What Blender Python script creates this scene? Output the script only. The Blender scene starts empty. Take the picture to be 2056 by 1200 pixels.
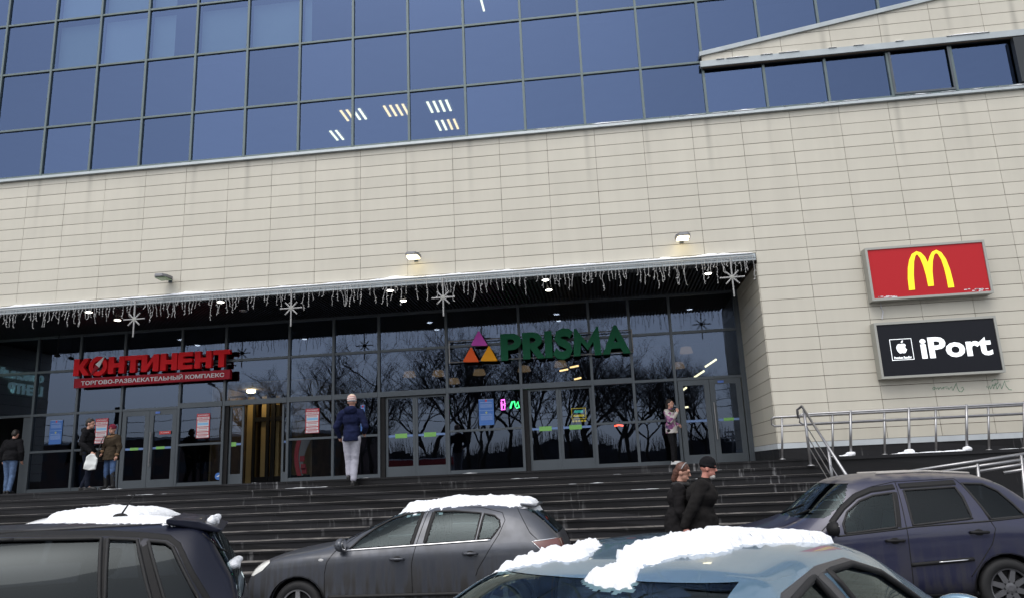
import bpy, bmesh, math, random
from math import sin, cos, pi, radians
from mathutils import Vector, Matrix, noise
from mathutils.bvhtree import BVHTree
from mathutils.geometry import tessellate_polygon

# ------------------------------------------------------------------ camera
sc = bpy.context.scene
COL = sc.collection
FPX, PW, PH = 1529.05, 2056.0, 1200.0
CAM = Vector((15.469, -18.196, 1.80))
YAW, PITCH, ROLL = -0.110298, 0.224595, -0.043949
fw = Vector((sin(YAW)*cos(PITCH), cos(YAW)*cos(PITCH), sin(PITCH)))
rt0 = Vector((cos(YAW), -sin(YAW), 0)); up0 = rt0.cross(fw)
rt = rt0*cos(ROLL)+up0*sin(ROLL); up = up0*cos(ROLL)-rt0*sin(ROLL)
cd = bpy.data.cameras.new('camera'); cam = bpy.data.objects.new('camera', cd); COL.objects.link(cam)
M = Matrix((rt, up, -fw)).transposed().to_4x4(); M.translation = CAM
cam.matrix_world = M
cd.sensor_width = 36; cd.lens = 36*FPX/PW; cd.clip_end = 3000; cd.clip_start = 0.05
sc.camera = cam
def at(x, y, Y):          # point where the sight line through a photo pixel meets the plane Y
    d = fw+rt*((x-PW/2)/FPX)-up*((y-PH/2)/FPX)
    return CAM+d*((Y-CAM.y)/d.y)
def to_px(p):             # photo pixel of a world point
    d = p-CAM; z = d.dot(fw); return (PW/2+FPX*d.dot(rt)/z, PH/2-FPX*d.dot(up)/z)
def poly_dist(p, poly):   # signed distance to an outline, positive inside
    ins = False; best = 1e9
    for k in range(len(poly)):
        a, b = poly[k-1], poly[k]
        if (a[1] > p[1]) != (b[1] > p[1]) and p[0] < (b[0]-a[0])*(p[1]-a[1])/(b[1]-a[1])+a[0]: ins = not ins
        vx, vy = b[0]-a[0], b[1]-a[1]; t = max(0, min(1, ((p[0]-a[0])*vx+(p[1]-a[1])*vy)/(vx*vx+vy*vy+1e-9)))
        best = min(best, math.hypot(p[0]-a[0]-vx*t, p[1]-a[1]-vy*t))
    return best if ins else -best
def atz(x, y, Z):
    d = fw+rt*((x-PW/2)/FPX)-up*((y-PH/2)/FPX)
    return CAM+d*((Z-CAM.z)/d.z)

# ------------------------------------------------------------------ light
w = bpy.data.worlds.new('World'); sc.world = w; w.use_nodes = True
nt = w.node_tree; nt.nodes.clear()
sky = nt.nodes.new('ShaderNodeTexSky'); sky.sky_type = 'NISHITA'; sky.sun_disc = False
sky.sun_elevation = radians(60); sky.sun_rotation = radians(198); sky.air_density = 1.0; sky.dust_density = 2.5; sky.ozone_density = 1.0
hs = nt.nodes.new('ShaderNodeHueSaturation'); hs.inputs['Saturation'].default_value = 0.28
bg = nt.nodes.new('ShaderNodeBackground'); bg.inputs[1].default_value = 0.15
ow = nt.nodes.new('ShaderNodeOutputWorld')
nt.links.new(sky.outputs[0], hs.inputs['Color']); nt.links.new(hs.outputs[0], bg.inputs[0]); nt.links.new(bg.outputs[0], ow.inputs[0])
sl = bpy.data.lights.new('sun', 'SUN'); sl.energy = 0.5; sl.angle = radians(40); sl.color = (1, .96, .9)
so = bpy.data.objects.new('sun', sl); COL.objects.link(so)
SD = Vector((cos(radians(60))*sin(radians(198)), cos(radians(60))*cos(radians(198)), sin(radians(60))))
so.rotation_euler = SD.to_track_quat('Z', 'Y').to_euler()
sc.view_settings.view_transform = 'Standard'; sc.view_settings.look = 'None'
sc.view_settings.exposure = 0.76; sc.view_settings.gamma = 1
sc.cycles.max_bounces = 8; sc.cycles.transparent_max_bounces = 16
sc.cycles.caustics_reflective = False; sc.cycles.caustics_refractive = False

# ------------------------------------------------------------------ materials
MATS = {}
def mat(name, col, rough=.6, metal=0.0, spec=.5, emit=None, es=1.0, var=0.0, vscale=4.0, bump=0.0, bscale=60.0, coat=0.0):
    if name in MATS: return MATS[name]
    m = bpy.data.materials.new(name); m.use_nodes = True; MATS[name] = m
    n = m.node_tree; b = n.nodes['Principled BSDF']
    b.inputs['Base Color'].default_value = (*col, 1); b.inputs['Roughness'].default_value = rough
    b.inputs['Metallic'].default_value = metal; b.inputs['Specular IOR Level'].default_value = spec
    b.inputs['Coat Weight'].default_value = coat
    if coat: b.inputs['Coat Roughness'].default_value = .04
    if emit:
        b.inputs['Emission Color'].default_value = (*emit, 1); b.inputs['Emission Strength'].default_value = es
    tc = None
    if var or bump:
        tc = n.nodes.new('ShaderNodeTexCoord')
    if var:
        nz = n.nodes.new('ShaderNodeTexNoise'); nz.inputs['Scale'].default_value = vscale; nz.inputs['Detail'].default_value = 6
        n.links.new(tc.outputs['Object'], nz.inputs['Vector'])
        cr = n.nodes.new('ShaderNodeMapRange'); cr.inputs[1].default_value = .3; cr.inputs[2].default_value = .7
        cr.inputs[3].default_value = 1-var; cr.inputs[4].default_value = 1+var
        n.links.new(nz.outputs[0], cr.inputs[0])
        mx = n.nodes.new('ShaderNodeVectorMath'); mx.operation = 'SCALE'; mx.inputs[0].default_value = col
        n.links.new(cr.outputs[0], mx.inputs['Scale']); n.links.new(mx.outputs[0], b.inputs['Base Color'])
    if bump:
        nz = n.nodes.new('ShaderNodeTexNoise'); nz.inputs['Scale'].default_value = bscale; nz.inputs['Detail'].default_value = 4
        n.links.new(tc.outputs['Object'], nz.inputs['Vector'])
        bp = n.nodes.new('ShaderNodeBump'); bp.inputs['Strength'].default_value = bump; bp.inputs['Distance'].default_value = .02
        n.links.new(nz.outputs[0], bp.inputs['Height']); n.links.new(bp.outputs[0], b.inputs['Normal'])
    return m
def glass(name, refl, tint, fac, wave=.02, wscale=.8, rough=.0):
    m = bpy.data.materials.new(name); m.use_nodes = True; MATS[name] = m
    n = m.node_tree; n.nodes.clear()
    o = n.nodes.new('ShaderNodeOutputMaterial'); mx = n.nodes.new('ShaderNodeMixShader')
    g = n.nodes.new('ShaderNodeBsdfGlossy'); g.inputs['Roughness'].default_value = rough; g.inputs['Color'].default_value = (*refl, 1)
    if wave:
        oi = n.nodes.new('ShaderNodeObjectInfo'); rv = n.nodes.new('ShaderNodeMapRange'); rv.inputs[3].default_value = .9; rv.inputs[4].default_value = 1.1; n.links.new(oi.outputs['Random'], rv.inputs[0])
        vs = n.nodes.new('ShaderNodeVectorMath'); vs.operation = 'SCALE'; vs.inputs[0].default_value = refl; n.links.new(rv.outputs[0], vs.inputs['Scale']); n.links.new(vs.outputs[0], g.inputs['Color'])
    t = n.nodes.new('ShaderNodeBsdfTransparent'); t.inputs['Color'].default_value = (*tint, 1)
    ge = n.nodes.new('ShaderNodeNewGeometry'); dt = n.nodes.new('ShaderNodeVectorMath'); dt.operation = 'DOT_PRODUCT'
    n.links.new(ge.outputs['Normal'], dt.inputs[0]); n.links.new(ge.outputs['Incoming'], dt.inputs[1])
    ab = n.nodes.new('ShaderNodeMath'); ab.operation = 'ABSOLUTE'; n.links.new(dt.outputs['Value'], ab.inputs[0])
    om = n.nodes.new('ShaderNodeMath'); om.operation = 'SUBTRACT'; om.inputs[0].default_value = 1; n.links.new(ab.outputs[0], om.inputs[1])
    pw = n.nodes.new('ShaderNodeMath'); pw.operation = 'POWER'; pw.inputs[1].default_value = 5; n.links.new(om.outputs[0], pw.inputs[0])
    mr = n.nodes.new('ShaderNodeMapRange'); mr.inputs[3].default_value = fac; mr.inputs[4].default_value = 1
    n.links.new(pw.outputs[0], mr.inputs[0]); n.links.new(mr.outputs[0], mx.inputs[0])
    n.links.new(t.outputs[0], mx.inputs[1]); n.links.new(g.outputs[0], mx.inputs[2]); n.links.new(mx.outputs[0], o.inputs[0])
    if wave:
        tc = n.nodes.new('ShaderNodeTexCoord'); nz = n.nodes.new('ShaderNodeTexNoise'); nz.inputs['Scale'].default_value = wscale; nz.inputs['Detail'].default_value = 2
        bp = n.nodes.new('ShaderNodeBump'); bp.inputs['Strength'].default_value = 1.0; bp.inputs['Distance'].default_value = wave
        n.links.new(tc.outputs['Object'], nz.inputs['Vector']); n.links.new(nz.outputs[0], bp.inputs['Height']); n.links.new(bp.outputs[0], g.inputs['Normal'])
    return m
def emis(name, col, s):
    m = bpy.data.materials.new(name); m.use_nodes = True; MATS[name] = m
    n = m.node_tree; n.nodes.clear(); o = n.nodes.new('ShaderNodeOutputMaterial'); e = n.nodes.new('ShaderNodeEmission')
    e.inputs[0].default_value = (*col, 1); e.inputs[1].default_value = s; n.links.new(e.outputs[0], o.inputs[0]); return m

# cladding: warm grey stoneware, each tile its own slight tone, with rain streaks below the ledge
def tile_mat(name='stoneware', base=(.56, .532, .455)):
    m = bpy.data.materials.new(name); m.use_nodes = True; MATS[name] = m
    n = m.node_tree; b = n.nodes['Principled BSDF']; b.inputs['Roughness'].default_value = .38; b.inputs['Specular IOR Level'].default_value = .4
    L = n.links.new
    tc = n.nodes.new('ShaderNodeTexCoord')
    geo = n.nodes.new('ShaderNodeNewGeometry')
    r = n.nodes.new('ShaderNodeMapRange'); r.inputs[3].default_value = .965; r.inputs[4].default_value = 1.03
    L(geo.outputs['Random Per Island'], r.inputs[0])
    mp = n.nodes.new('ShaderNodeMapping'); mp.inputs['Scale'].default_value = (2.6, .3, .35); L(tc.outputs['Object'], mp.inputs[0])
    nz = n.nodes.new('ShaderNodeTexNoise'); nz.inputs['Scale'].default_value = 1; nz.inputs['Detail'].default_value = 5; L(mp.outputs[0], nz.inputs['Vector'])
    sx = n.nodes.new('ShaderNodeSeparateXYZ'); L(tc.outputs['Object'], sx.inputs[0])
    # streaks: strong near z = 10.2, gone by 8.4, plus a few at fixed spacing under the mullions
    zf = n.nodes.new('ShaderNodeMapRange'); zf.inputs[1].default_value = 8.3; zf.inputs[2].default_value = 10.3; zf.inputs[3].default_value = 0; zf.inputs[4].default_value = 1; zf.clamp = True
    L(sx.outputs['Z'], zf.inputs[0])
    ad = n.nodes.new('ShaderNodeMath'); ad.operation = 'ADD'; ad.inputs[1].default_value = -.44+.15; L(sx.outputs['X'], ad.inputs[0])
    dv = n.nodes.new('ShaderNodeMath'); dv.operation = 'DIVIDE'; dv.inputs[1].default_value = 1.512; L(ad.outputs[0], dv.inputs[0])
    fr = n.nodes.new('ShaderNodeMath'); fr.operation = 'FRACT'; L(dv.outputs[0], fr.inputs[0])
    pp = n.nodes.new('ShaderNodeMath'); pp.operation = 'COMPARE'; pp.inputs[1].default_value = .1; pp.inputs[2].default_value = .06; L(fr.outputs[0], pp.inputs[0])
    pk = n.nodes.new('ShaderNodeMapRange'); pk.interpolation_type = 'SMOOTHSTEP'
    ab = n.nodes.new('ShaderNodeMath'); ab.operation = 'SUBTRACT'; ab.inputs[1].default_value = .1; L(fr.outputs[0], ab.inputs[0])
    ab2 = n.nodes.new('ShaderNodeMath'); ab2.operation = 'ABSOLUTE'; L(ab.outputs[0], ab2.inputs[0])
    pk.inputs[1].default_value = 0; pk.inputs[2].default_value = .085; pk.inputs[3].default_value = 1; pk.inputs[4].default_value = 0; L(ab2.outputs[0], pk.inputs[0])
    nr = n.nodes.new('ShaderNodeMapRange'); nr.inputs[1].default_value = .35; nr.inputs[2].default_value = .7; L(nz.outputs[0], nr.inputs[0])
    s1 = n.nodes.new('ShaderNodeMath'); s1.operation = 'MULTIPLY'; L(pk.outputs[0], s1.inputs[0]); L(zf.outputs[0], s1.inputs[1])
    s2 = n.nodes.new('ShaderNodeMath'); s2.operation = 'MULTIPLY'; L(s1.outputs[0], s2.inputs[0]); L(nr.outputs[0], s2.inputs[1])
    s3 = n.nodes.new('ShaderNodeMath'); s3.operation = 'MULTIPLY_ADD'; s3.inputs[1].default_value = -.38; s3.inputs[2].default_value = 1; L(s2.outputs[0], s3.inputs[0])
    n2 = n.nodes.new('ShaderNodeMapRange'); n2.inputs[1].default_value = .3; n2.inputs[2].default_value = .7; n2.inputs[3].default_value = .96; n2.inputs[4].default_value = 1.03; L(nz.outputs[0], n2.inputs[0])
    k1 = n.nodes.new('ShaderNodeMath'); k1.operation = 'MULTIPLY'; L(r.outputs[0], k1.inputs[0]); L(s3.outputs[0], k1.inputs[1])
    k2 = n.nodes.new('ShaderNodeMath'); k2.operation = 'MULTIPLY'; L(k1.outputs[0], k2.inputs[0]); L(n2.outputs[0], k2.inputs[1])
    v = n.nodes.new('ShaderNodeVectorMath'); v.operation = 'SCALE'; v.inputs[0].default_value = base
    L(k2.outputs[0], v.inputs['Scale']); L(v.outputs[0], b.inputs['Base Color'])
    return m
def granite_mat():
    m = bpy.data.materials.new('black_granite'); m.use_nodes = True; MATS['granite'] = m
    n = m.node_tree; b = n.nodes['Principled BSDF']; L = n.links.new
    b.inputs['Specular IOR Level'].default_value = .25
    tc = n.nodes.new('ShaderNodeTexCoord')
    # slabs of slightly different tone
    sx = n.nodes.new('ShaderNodeSeparateXYZ'); L(tc.outputs['Object'], sx.inputs[0])
    wv = n.nodes.new('ShaderNodeMath'); wv.operation = 'MULTIPLY_ADD'; wv.inputs[1].default_value = 7.13; L(sx.outputs['Z'], wv.inputs[0])
    dx = n.nodes.new('ShaderNodeMath'); dx.operation = 'MULTIPLY'; dx.inputs[1].default_value = .8; L(sx.outputs['X'], dx.inputs[0]); L(dx.outputs[0], wv.inputs[2])
    fl = n.nodes.new('ShaderNodeMath'); fl.operation = 'FLOOR'; L(wv.outputs[0], fl.inputs[0])
    wn = n.nodes.new('ShaderNodeTexWhiteNoise'); wn.noise_dimensions = '1D'; L(fl.outputs[0], wn.inputs['W'])
    fc = n.nodes.new('ShaderNodeMath'); fc.operation = 'FRACT'; L(wv.outputs[0], fc.inputs[0])
    nz = n.nodes.new('ShaderNodeTexNoise'); nz.inputs['Scale'].default_value = 3.5; nz.inputs['Detail'].default_value = 7; L(tc.outputs['Object'], nz.inputs['Vector'])
    mp = n.nodes.new('ShaderNodeMapping'); mp.inputs['Scale'].default_value = (14, 1.2, 1.5); L(tc.outputs['Object'], mp.inputs[0])
    dr = n.nodes.new('ShaderNodeTexNoise'); dr.inputs['Scale'].default_value = 1; dr.inputs['Detail'].default_value = 3; L(mp.outputs[0], dr.inputs['Vector'])
    rg = n.nodes.new('ShaderNodeTexNoise'); rg.inputs['Scale'].default_value = .55; rg.inputs['Detail'].default_value = 2; L(tc.outputs['Object'], rg.inputs['Vector'])
    a = n.nodes.new('ShaderNodeMapRange'); a.inputs[1].default_value = .58; a.inputs[2].default_value = .82; L(dr.outputs[0], a.inputs[0])
    c = n.nodes.new('ShaderNodeMapRange'); c.inputs[1].default_value = .56; c.inputs[2].default_value = .64; L(rg.outputs[0], c.inputs[0])
    ac = n.nodes.new('ShaderNodeMath'); ac.operation = 'MULTIPLY'; L(a.outputs[0], ac.inputs[0]); L(c.outputs[0], ac.inputs[1])
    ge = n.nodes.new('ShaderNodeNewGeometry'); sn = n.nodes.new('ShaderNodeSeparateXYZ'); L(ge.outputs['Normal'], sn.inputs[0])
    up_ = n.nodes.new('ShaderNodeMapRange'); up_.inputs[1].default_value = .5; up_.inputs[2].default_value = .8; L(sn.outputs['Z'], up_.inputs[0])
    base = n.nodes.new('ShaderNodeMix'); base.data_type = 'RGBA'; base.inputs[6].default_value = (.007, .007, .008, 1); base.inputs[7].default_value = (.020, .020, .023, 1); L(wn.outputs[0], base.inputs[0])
    m2 = n.nodes.new('ShaderNodeMix'); m2.data_type = 'RGBA'; m2.inputs[7].default_value = (.25, .235, .22, 1)  # upward faces paler: sky reflection on the treads put into the colour, plus wear
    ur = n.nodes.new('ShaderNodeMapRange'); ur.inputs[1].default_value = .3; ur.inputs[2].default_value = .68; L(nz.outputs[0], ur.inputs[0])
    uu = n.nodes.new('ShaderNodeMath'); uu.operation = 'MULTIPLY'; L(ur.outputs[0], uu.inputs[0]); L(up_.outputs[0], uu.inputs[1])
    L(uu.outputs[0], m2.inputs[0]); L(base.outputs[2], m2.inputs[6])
    m3 = n.nodes.new('ShaderNodeMix'); m3.data_type = 'RGBA'; m3.inputs[7].default_value = (.33, .33, .34, 1)
    L(ac.outputs[0], m3.inputs[0]); L(m2.outputs[2], m3.inputs[6])
    jt = n.nodes.new('ShaderNodeMapRange'); jt.inputs[1].default_value = .006; jt.inputs[2].default_value = .012; L(fc.outputs[0], jt.inputs[0])
    m4 = n.nodes.new('ShaderNodeMix'); m4.data_type = 'RGBA'; m4.inputs[6].default_value = (.006, .006, .006, 1); L(jt.outputs[0], m4.inputs[0]); L(m3.outputs[2], m4.inputs[7])
    L(m4.outputs[2], b.inputs['Base Color'])
    rr = n.nodes.new('ShaderNodeMapRange'); rr.inputs[3].default_value = .3; rr.inputs[4].default_value = .62; L(nz.outputs[0], rr.inputs[0]); L(rr.outputs[0], b.inputs['Roughness'])
    return m
def paint(name, col, metal=.55, rough=.32, dirt=0.0, dcol=(.085, .08, .075), dz=(.25, 1.0), coat=.8, frost=0.0, spec=.5):
    m = bpy.data.materials.new(name); m.use_nodes = True; MATS[name] = m
    n = m.node_tree; b = n.nodes['Principled BSDF']; L = n.links.new
    b.inputs['Metallic'].default_value = metal; b.inputs['Roughness'].default_value = rough; b.inputs['Coat Weight'].default_value = coat; b.inputs['Coat Roughness'].default_value = .05; b.inputs['Specular IOR Level'].default_value = spec
    tc = n.nodes.new('ShaderNodeTexCoord'); sx = n.nodes.new('ShaderNodeSeparateXYZ'); L(tc.outputs['Object'], sx.inputs[0])
    mp = n.nodes.new('ShaderNodeMapping'); mp.inputs['Scale'].default_value = (13, 13, 1.5); L(tc.outputs['Object'], mp.inputs[0])
    st = n.nodes.new('ShaderNodeTexNoise'); st.inputs['Scale'].default_value = 1; st.inputs['Detail'].default_value = 5; L(mp.outputs[0], st.inputs['Vector'])
    bl = n.nodes.new('ShaderNodeTexNoise'); bl.inputs['Scale'].default_value = 5; bl.inputs['Detail'].default_value = 8; L(tc.outputs['Object'], bl.inputs['Vector'])
    zr = n.nodes.new('ShaderNodeMapRange'); zr.inputs[1].default_value = dz[1]; zr.inputs[2].default_value = dz[0]; zr.inputs[3].default_value = 0; zr.inputs[4].default_value = 1; L(sx.outputs['Z'], zr.inputs[0])
    s = n.nodes.new('ShaderNodeMapRange'); s.inputs[1].default_value = .44; s.inputs[2].default_value = .56; L(st.outputs[0], s.inputs[0])
    k = n.nodes.new('ShaderNodeMath'); k.operation = 'MULTIPLY'; L(zr.outputs[0], k.inputs[0]); L(s.outputs[0], k.inputs[1])
    k2 = n.nodes.new('ShaderNodeMath'); k2.operation = 'MULTIPLY_ADD'; k2.inputs[1].default_value = dirt; L(k.outputs[0], k2.inputs[0])
    b2 = n.nodes.new('ShaderNodeMapRange'); b2.inputs[1].default_value = .45; b2.inputs[2].default_value = .75; b2.inputs[4].default_value = .3*dirt; L(bl.outputs[0], b2.inputs[0]); L(b2.outputs[0], k2.inputs[2])
    mx = n.nodes.new('ShaderNodeMix'); mx.data_type = 'RGBA'; mx.inputs[6].default_value = (*col, 1); mx.inputs[7].default_value = (*dcol, 1); L(k2.outputs[0], mx.inputs[0])
    last = mx.outputs[2]
    if frost:
        ge = n.nodes.new('ShaderNodeNewGeometry'); sn = n.nodes.new('ShaderNodeSeparateXYZ'); L(ge.outputs['Normal'], sn.inputs[0])
        fz = n.nodes.new('ShaderNodeMapRange'); fz.inputs[1].default_value = .72; fz.inputs[2].default_value = .93; fz.inputs[4].default_value = frost; L(sn.outputs['Z'], fz.inputs[0])
        zt_ = n.nodes.new('ShaderNodeMapRange'); zt_.inputs[1].default_value = 1.42; zt_.inputs[2].default_value = 1.52; L(sx.outputs['Z'], zt_.inputs[0]); fy = n.nodes.new('ShaderNodeMath'); fy.operation = 'MULTIPLY'; L(fz.outputs[0], fy.inputs[0]); L(zt_.outputs[0], fy.inputs[1])
        fb = n.nodes.new('ShaderNodeMath'); fb.operation = 'MULTIPLY'; L(fy.outputs[0], fb.inputs[0])
        fr = n.nodes.new('ShaderNodeMapRange'); fr.inputs[1].default_value = .3; fr.inputs[2].default_value = .55; L(bl.outputs[0], fr.inputs[0]); L(fr.outputs[0], fb.inputs[1])
        m5 = n.nodes.new('ShaderNodeMix'); m5.data_type = 'RGBA'; m5.inputs[7].default_value = (.2, .185, .165, 1); L(fb.outputs[0], m5.inputs[0]); L(last, m5.inputs[6]); last = m5.outputs[2]
        k3 = n.nodes.new('ShaderNodeMath'); k3.operation = 'MAXIMUM'; L(k2.outputs[0], k3.inputs[0]); L(fb.outputs[0], k3.inputs[1]); kk = k3.outputs[0]
    else: kk = k2.outputs[0]
    L(last, b.inputs['Base Color'])
    for nm, lo, hi in (('Roughness', rough, .75), ('Metallic', metal, 0), ('Coat Weight', coat, 0)):
        q = n.nodes.new('ShaderNodeMapRange'); q.inputs[3].default_value = lo; q.inputs[4].default_value = hi; L(kk, q.inputs[0]); L(q.outputs[0], b.inputs[nm])
    return m
def floral_mat():
    m = bpy.data.materials.new('floral_cloth'); m.use_nodes = True
    n = m.node_tree; b = n.nodes['Principled BSDF']; L = n.links.new; b.inputs['Roughness'].default_value = .8
    tc = n.nodes.new('ShaderNodeTexCoord'); v = n.nodes.new('ShaderNodeTexVoronoi'); v.inputs['Scale'].default_value = 11; L(tc.outputs['Object'], v.inputs['Vector'])
    r = n.nodes.new('ShaderNodeValToRGB'); sp = n.nodes.new('ShaderNodeSeparateColor'); L(v.outputs['Color'], sp.inputs[0]); L(sp.outputs[0], r.inputs[0])
    r.color_ramp.interpolation = 'CONSTANT'; e = r.color_ramp.elements; e[0].color = (.5, .47, .45, 1); e[1].position = .42; e[1].color = (.2, .06, .17, 1)
    for p, c in ((.6, (.45, .42, .36, 1)), (.72, (.1, .06, .14, 1)), (.84, (.36, .16, .3, 1))):
        q = e.new(p); q.color = c
    L(r.outputs[0], b.inputs['Base Color']); return m
def snow_mat():
    m = mat('snow', (.80, .82, .86), .75, var=.04, vscale=9, bump=.6, bscale=45); m.node_tree.nodes['Principled BSDF'].inputs['Subsurface Weight'].default_value = 0
    return m

TILE = tile_mat(); GRAN = granite_mat(); SNOW = snow_mat()
G_UP = glass('blue_coated_glass', (.265, .38, .68), (.42, .52, .58), .25, .003, .55)
G_IN = glass('entrance_glass', (.38, .48, .70), (.46, .5, .52), .14, .0025, .8)
G_CAR = glass('car_glass', (.80, .95, 1.0), (.40, .50, .51), .028, 0)
G_DARK = glass('privacy_glass', (.85, .95, 1.0), (.10, .11, .12), .026, 0)
ALU = mat('grey_aluminium', (.085, .10, .115), .42, .3, var=.06, vscale=2)
ALUL = mat('green_grey_aluminium', (.115, .15, .155), .45, .3, var=.06, vscale=2)
BACK = mat('joint_backing', (.13, .095, .07), .9)
FLASH = mat('galvanised_flashing', (.38, .42, .44), .5, .25, var=.08, vscale=3)
TRIMW = mat('pale_plinth_trim', (.50, .54, .57), .55, var=.05)
DARK = mat('dark_interior', (.035, .035, .038), .85)
BLACK = mat('black_plastic', (.012, .012, .013), .6, spec=.22)
RUB = mat('black_rubber', (.010, .010, .011), .7)
STEEL = mat('brushed_steel', (.33, .33, .34), .38, .9, var=.08, vscale=12)
CHROME = mat('chrome', (.75, .75, .76), .12, 1.0)
WHITE = mat('white_paint', (.8, .8, .8), .5)

# ------------------------------------------------------------------ builders
def tag(o, label=None, cat=None, group=None, kind=None):
    if label: o['label'] = label
    if cat: o['category'] = cat
    if group: o['group'] = group
    if kind: o['kind'] = kind
    return o
def link(name, me, m=None, parent=None):
    o = bpy.data.objects.new(name, me); COL.objects.link(o)
    if m is not None and not me.materials: me.materials.append(m)
    if parent is not None: o.parent = parent
    return o
def empty(name, loc=(0, 0, 0), rz=0.0):
    o = bpy.data.objects.new(name, None); COL.objects.link(o); o.location = loc; o.rotation_euler = (0, 0, rz); o.empty_display_size = .2
    return o
class MB:
    def __init__(s): s.v = []; s.f = []
    def quad(s, a, b, c, d):
        i = len(s.v); s.v += [tuple(a), tuple(b), tuple(c), tuple(d)]; s.f.append((i, i+1, i+2, i+3)); return s
    def box(s, x0, x1, y0, y1, z0, z1):
        i = len(s.v)
        s.v += [(x0, y0, z0), (x1, y0, z0), (x1, y1, z0), (x0, y1, z0), (x0, y0, z1), (x1, y0, z1), (x1, y1, z1), (x0, y1, z1)]
        s.f += [tuple(i+k for k in q) for q in ((0, 3, 2, 1), (4, 5, 6, 7), (0, 1, 5, 4), (1, 2, 6, 5), (2, 3, 7, 6), (3, 0, 4, 7))]; return s
    def tube(s, pts, r, n=6, r1=None, caps=True):
        pts = [Vector(p) for p in pts]; K = len(pts); base = len(s.v)
        for k, p in enumerate(pts):
            d = (pts[min(k+1, K-1)]-pts[max(k-1, 0)]); d = d.normalized() if d.length > 1e-9 else Vector((0, 0, 1))
            a = d.cross(Vector((0, 0, 1)))
            if a.length < .05: a = d.cross(Vector((1, 0, 0)))
            a.normalize(); b = d.cross(a); rr = r if r1 is None else r+(r1-r)*k/(K-1)
            for j in range(n):
                t = 2*pi*j/n; s.v.append(tuple(p+a*cos(t)*rr+b*sin(t)*rr))
        for k in range(K-1):
            for j in range(n):
                i0 = base+k*n+j; i1 = base+k*n+(j+1) % n; s.f.append((i0, i1, i1+n, i0+n))
        if caps:
            s.f.append(tuple(base+j for j in range(n))[::-1]); s.f.append(tuple(base+(K-1)*n+j for j in range(n)))
        return s
    def prism(s, poly, fn, d0, d1):   # poly (u,v); fn(u,v,d) -> point
        tris = tessellate_polygon([[Vector((a, b, 0)) for a, b in poly]])
        i = len(s.v); N = len(poly)
        s.v += [tuple(fn(a, b, d0)) for a, b in poly]+[tuple(fn(a, b, d1)) for a, b in poly]
        for t in tris: s.f.append(tuple(i+k for k in t)); s.f.append(tuple(i+N+k for k in reversed(t)))
        for k in range(N): s.f.append((i+k, i+(k+1) % N, i+N+(k+1) % N, i+N+k))
        return s
    def lathe(s, prof, c, ax='z', n=16, caps=True):
        base = len(s.v); c = Vector(c)
        for r, h in prof:
            for j in range(n):
                t = 2*pi*j/n
                q = {'z': (r*cos(t), r*sin(t), h), 'y': (r*cos(t), h, r*sin(t)), 'x': (h, r*cos(t), r*sin(t))}[ax]
                s.v.append(tuple(c+Vector(q)))
        for k in range(len(prof)-1):
            for j in range(n):
                a = base+k*n+j; b = base+k*n+(j+1) % n; s.f.append((a, b, b+n, a+n))
        if caps: s.f.append(tuple(base+j for j in range(n))); s.f.append(tuple(base+(len(prof)-1)*n+j for j in range(n)))
        return s
    def ell(s, c, r, n=12, m=8):
        base = len(s.v); c = Vector(c)
        for k in range(1, m):
            ph = pi*k/m
            for j in range(n):
                t = 2*pi*j/n; s.v.append((c.x+r[0]*sin(ph)*cos(t), c.y+r[1]*sin(ph)*sin(t), c.z+r[2]*cos(ph)))
        top = len(s.v); s.v += [(c.x, c.y, c.z+r[2]), (c.x, c.y, c.z-r[2])]
        for k in range(m-2):
            for j in range(n):
                a = base+k*n+j; b = base+k*n+(j+1) % n; s.f.append((a, b, b+n, a+n))
        for j in range(n):
            s.f.append((top, base+(j+1) % n, base+j)); a = base+(m-2)*n; s.f.append((top+1, a+j, a+(j+1) % n))
        return s
    def mesh(s, name, smooth=False, fix=True):
        me = bpy.data.meshes.new(name); me.from_pydata(s.v, [], s.f)
        if fix:
            b = bmesh.new(); b.from_mesh(me); bmesh.ops.recalc_face_normals(b, faces=b.faces[:]); b.to_mesh(me); b.free()
        if smooth:
            for p in me.polygons: p.use_smooth = True
        me.update(); return me
    def build(s, name, m, parent=None, smooth=False, bevel=0):
        o = link(name, s.mesh(name, smooth), m, parent)
        if bevel:
            q = o.modifiers.new('bevel', 'BEVEL'); q.width = bevel; q.segments = 2; q.limit_method = 'ANGLE'
        return o
def child(o, parent):
    o.parent = parent; return o
def text_mesh(body, size, name, ext=.002, bold=0.0, sx=1.0, align='LEFT'):
    c = bpy.data.curves.new(name, 'FONT'); c.body = body; c.size = size; c.extrude = ext; c.offset = bold; c.align_x = align; c.resolution_u = 3
    o = bpy.data.objects.new(name, c); COL.objects.link(o); dg = bpy.context.evaluated_depsgraph_get()
    me = bpy.data.meshes.new_from_object(o.evaluated_get(dg)); COL.objects.unlink(o); bpy.data.objects.remove(o); bpy.data.curves.remove(c)
    if not me.vertices: return me
    # upright in XZ, facing -Y
    for v in me.vertices: v.co = Vector((v.co.x*sx, -v.co.z, v.co.y))
    return me
def fit_text(me, x0, x1, z0, z1, y):
    xs = [v.co.x for v in me.vertices]; zs = [v.co.z for v in me.vertices]
    if not xs: return me
    a, b, c, d = min(xs), max(xs), min(zs), max(zs)
    for v in me.vertices:
        v.co.x = x0+(v.co.x-a)/(b-a)*(x1-x0); v.co.z = z0+(v.co.z-c)/(d-c)*(z1-z0); v.co.y += y
    return me
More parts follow.
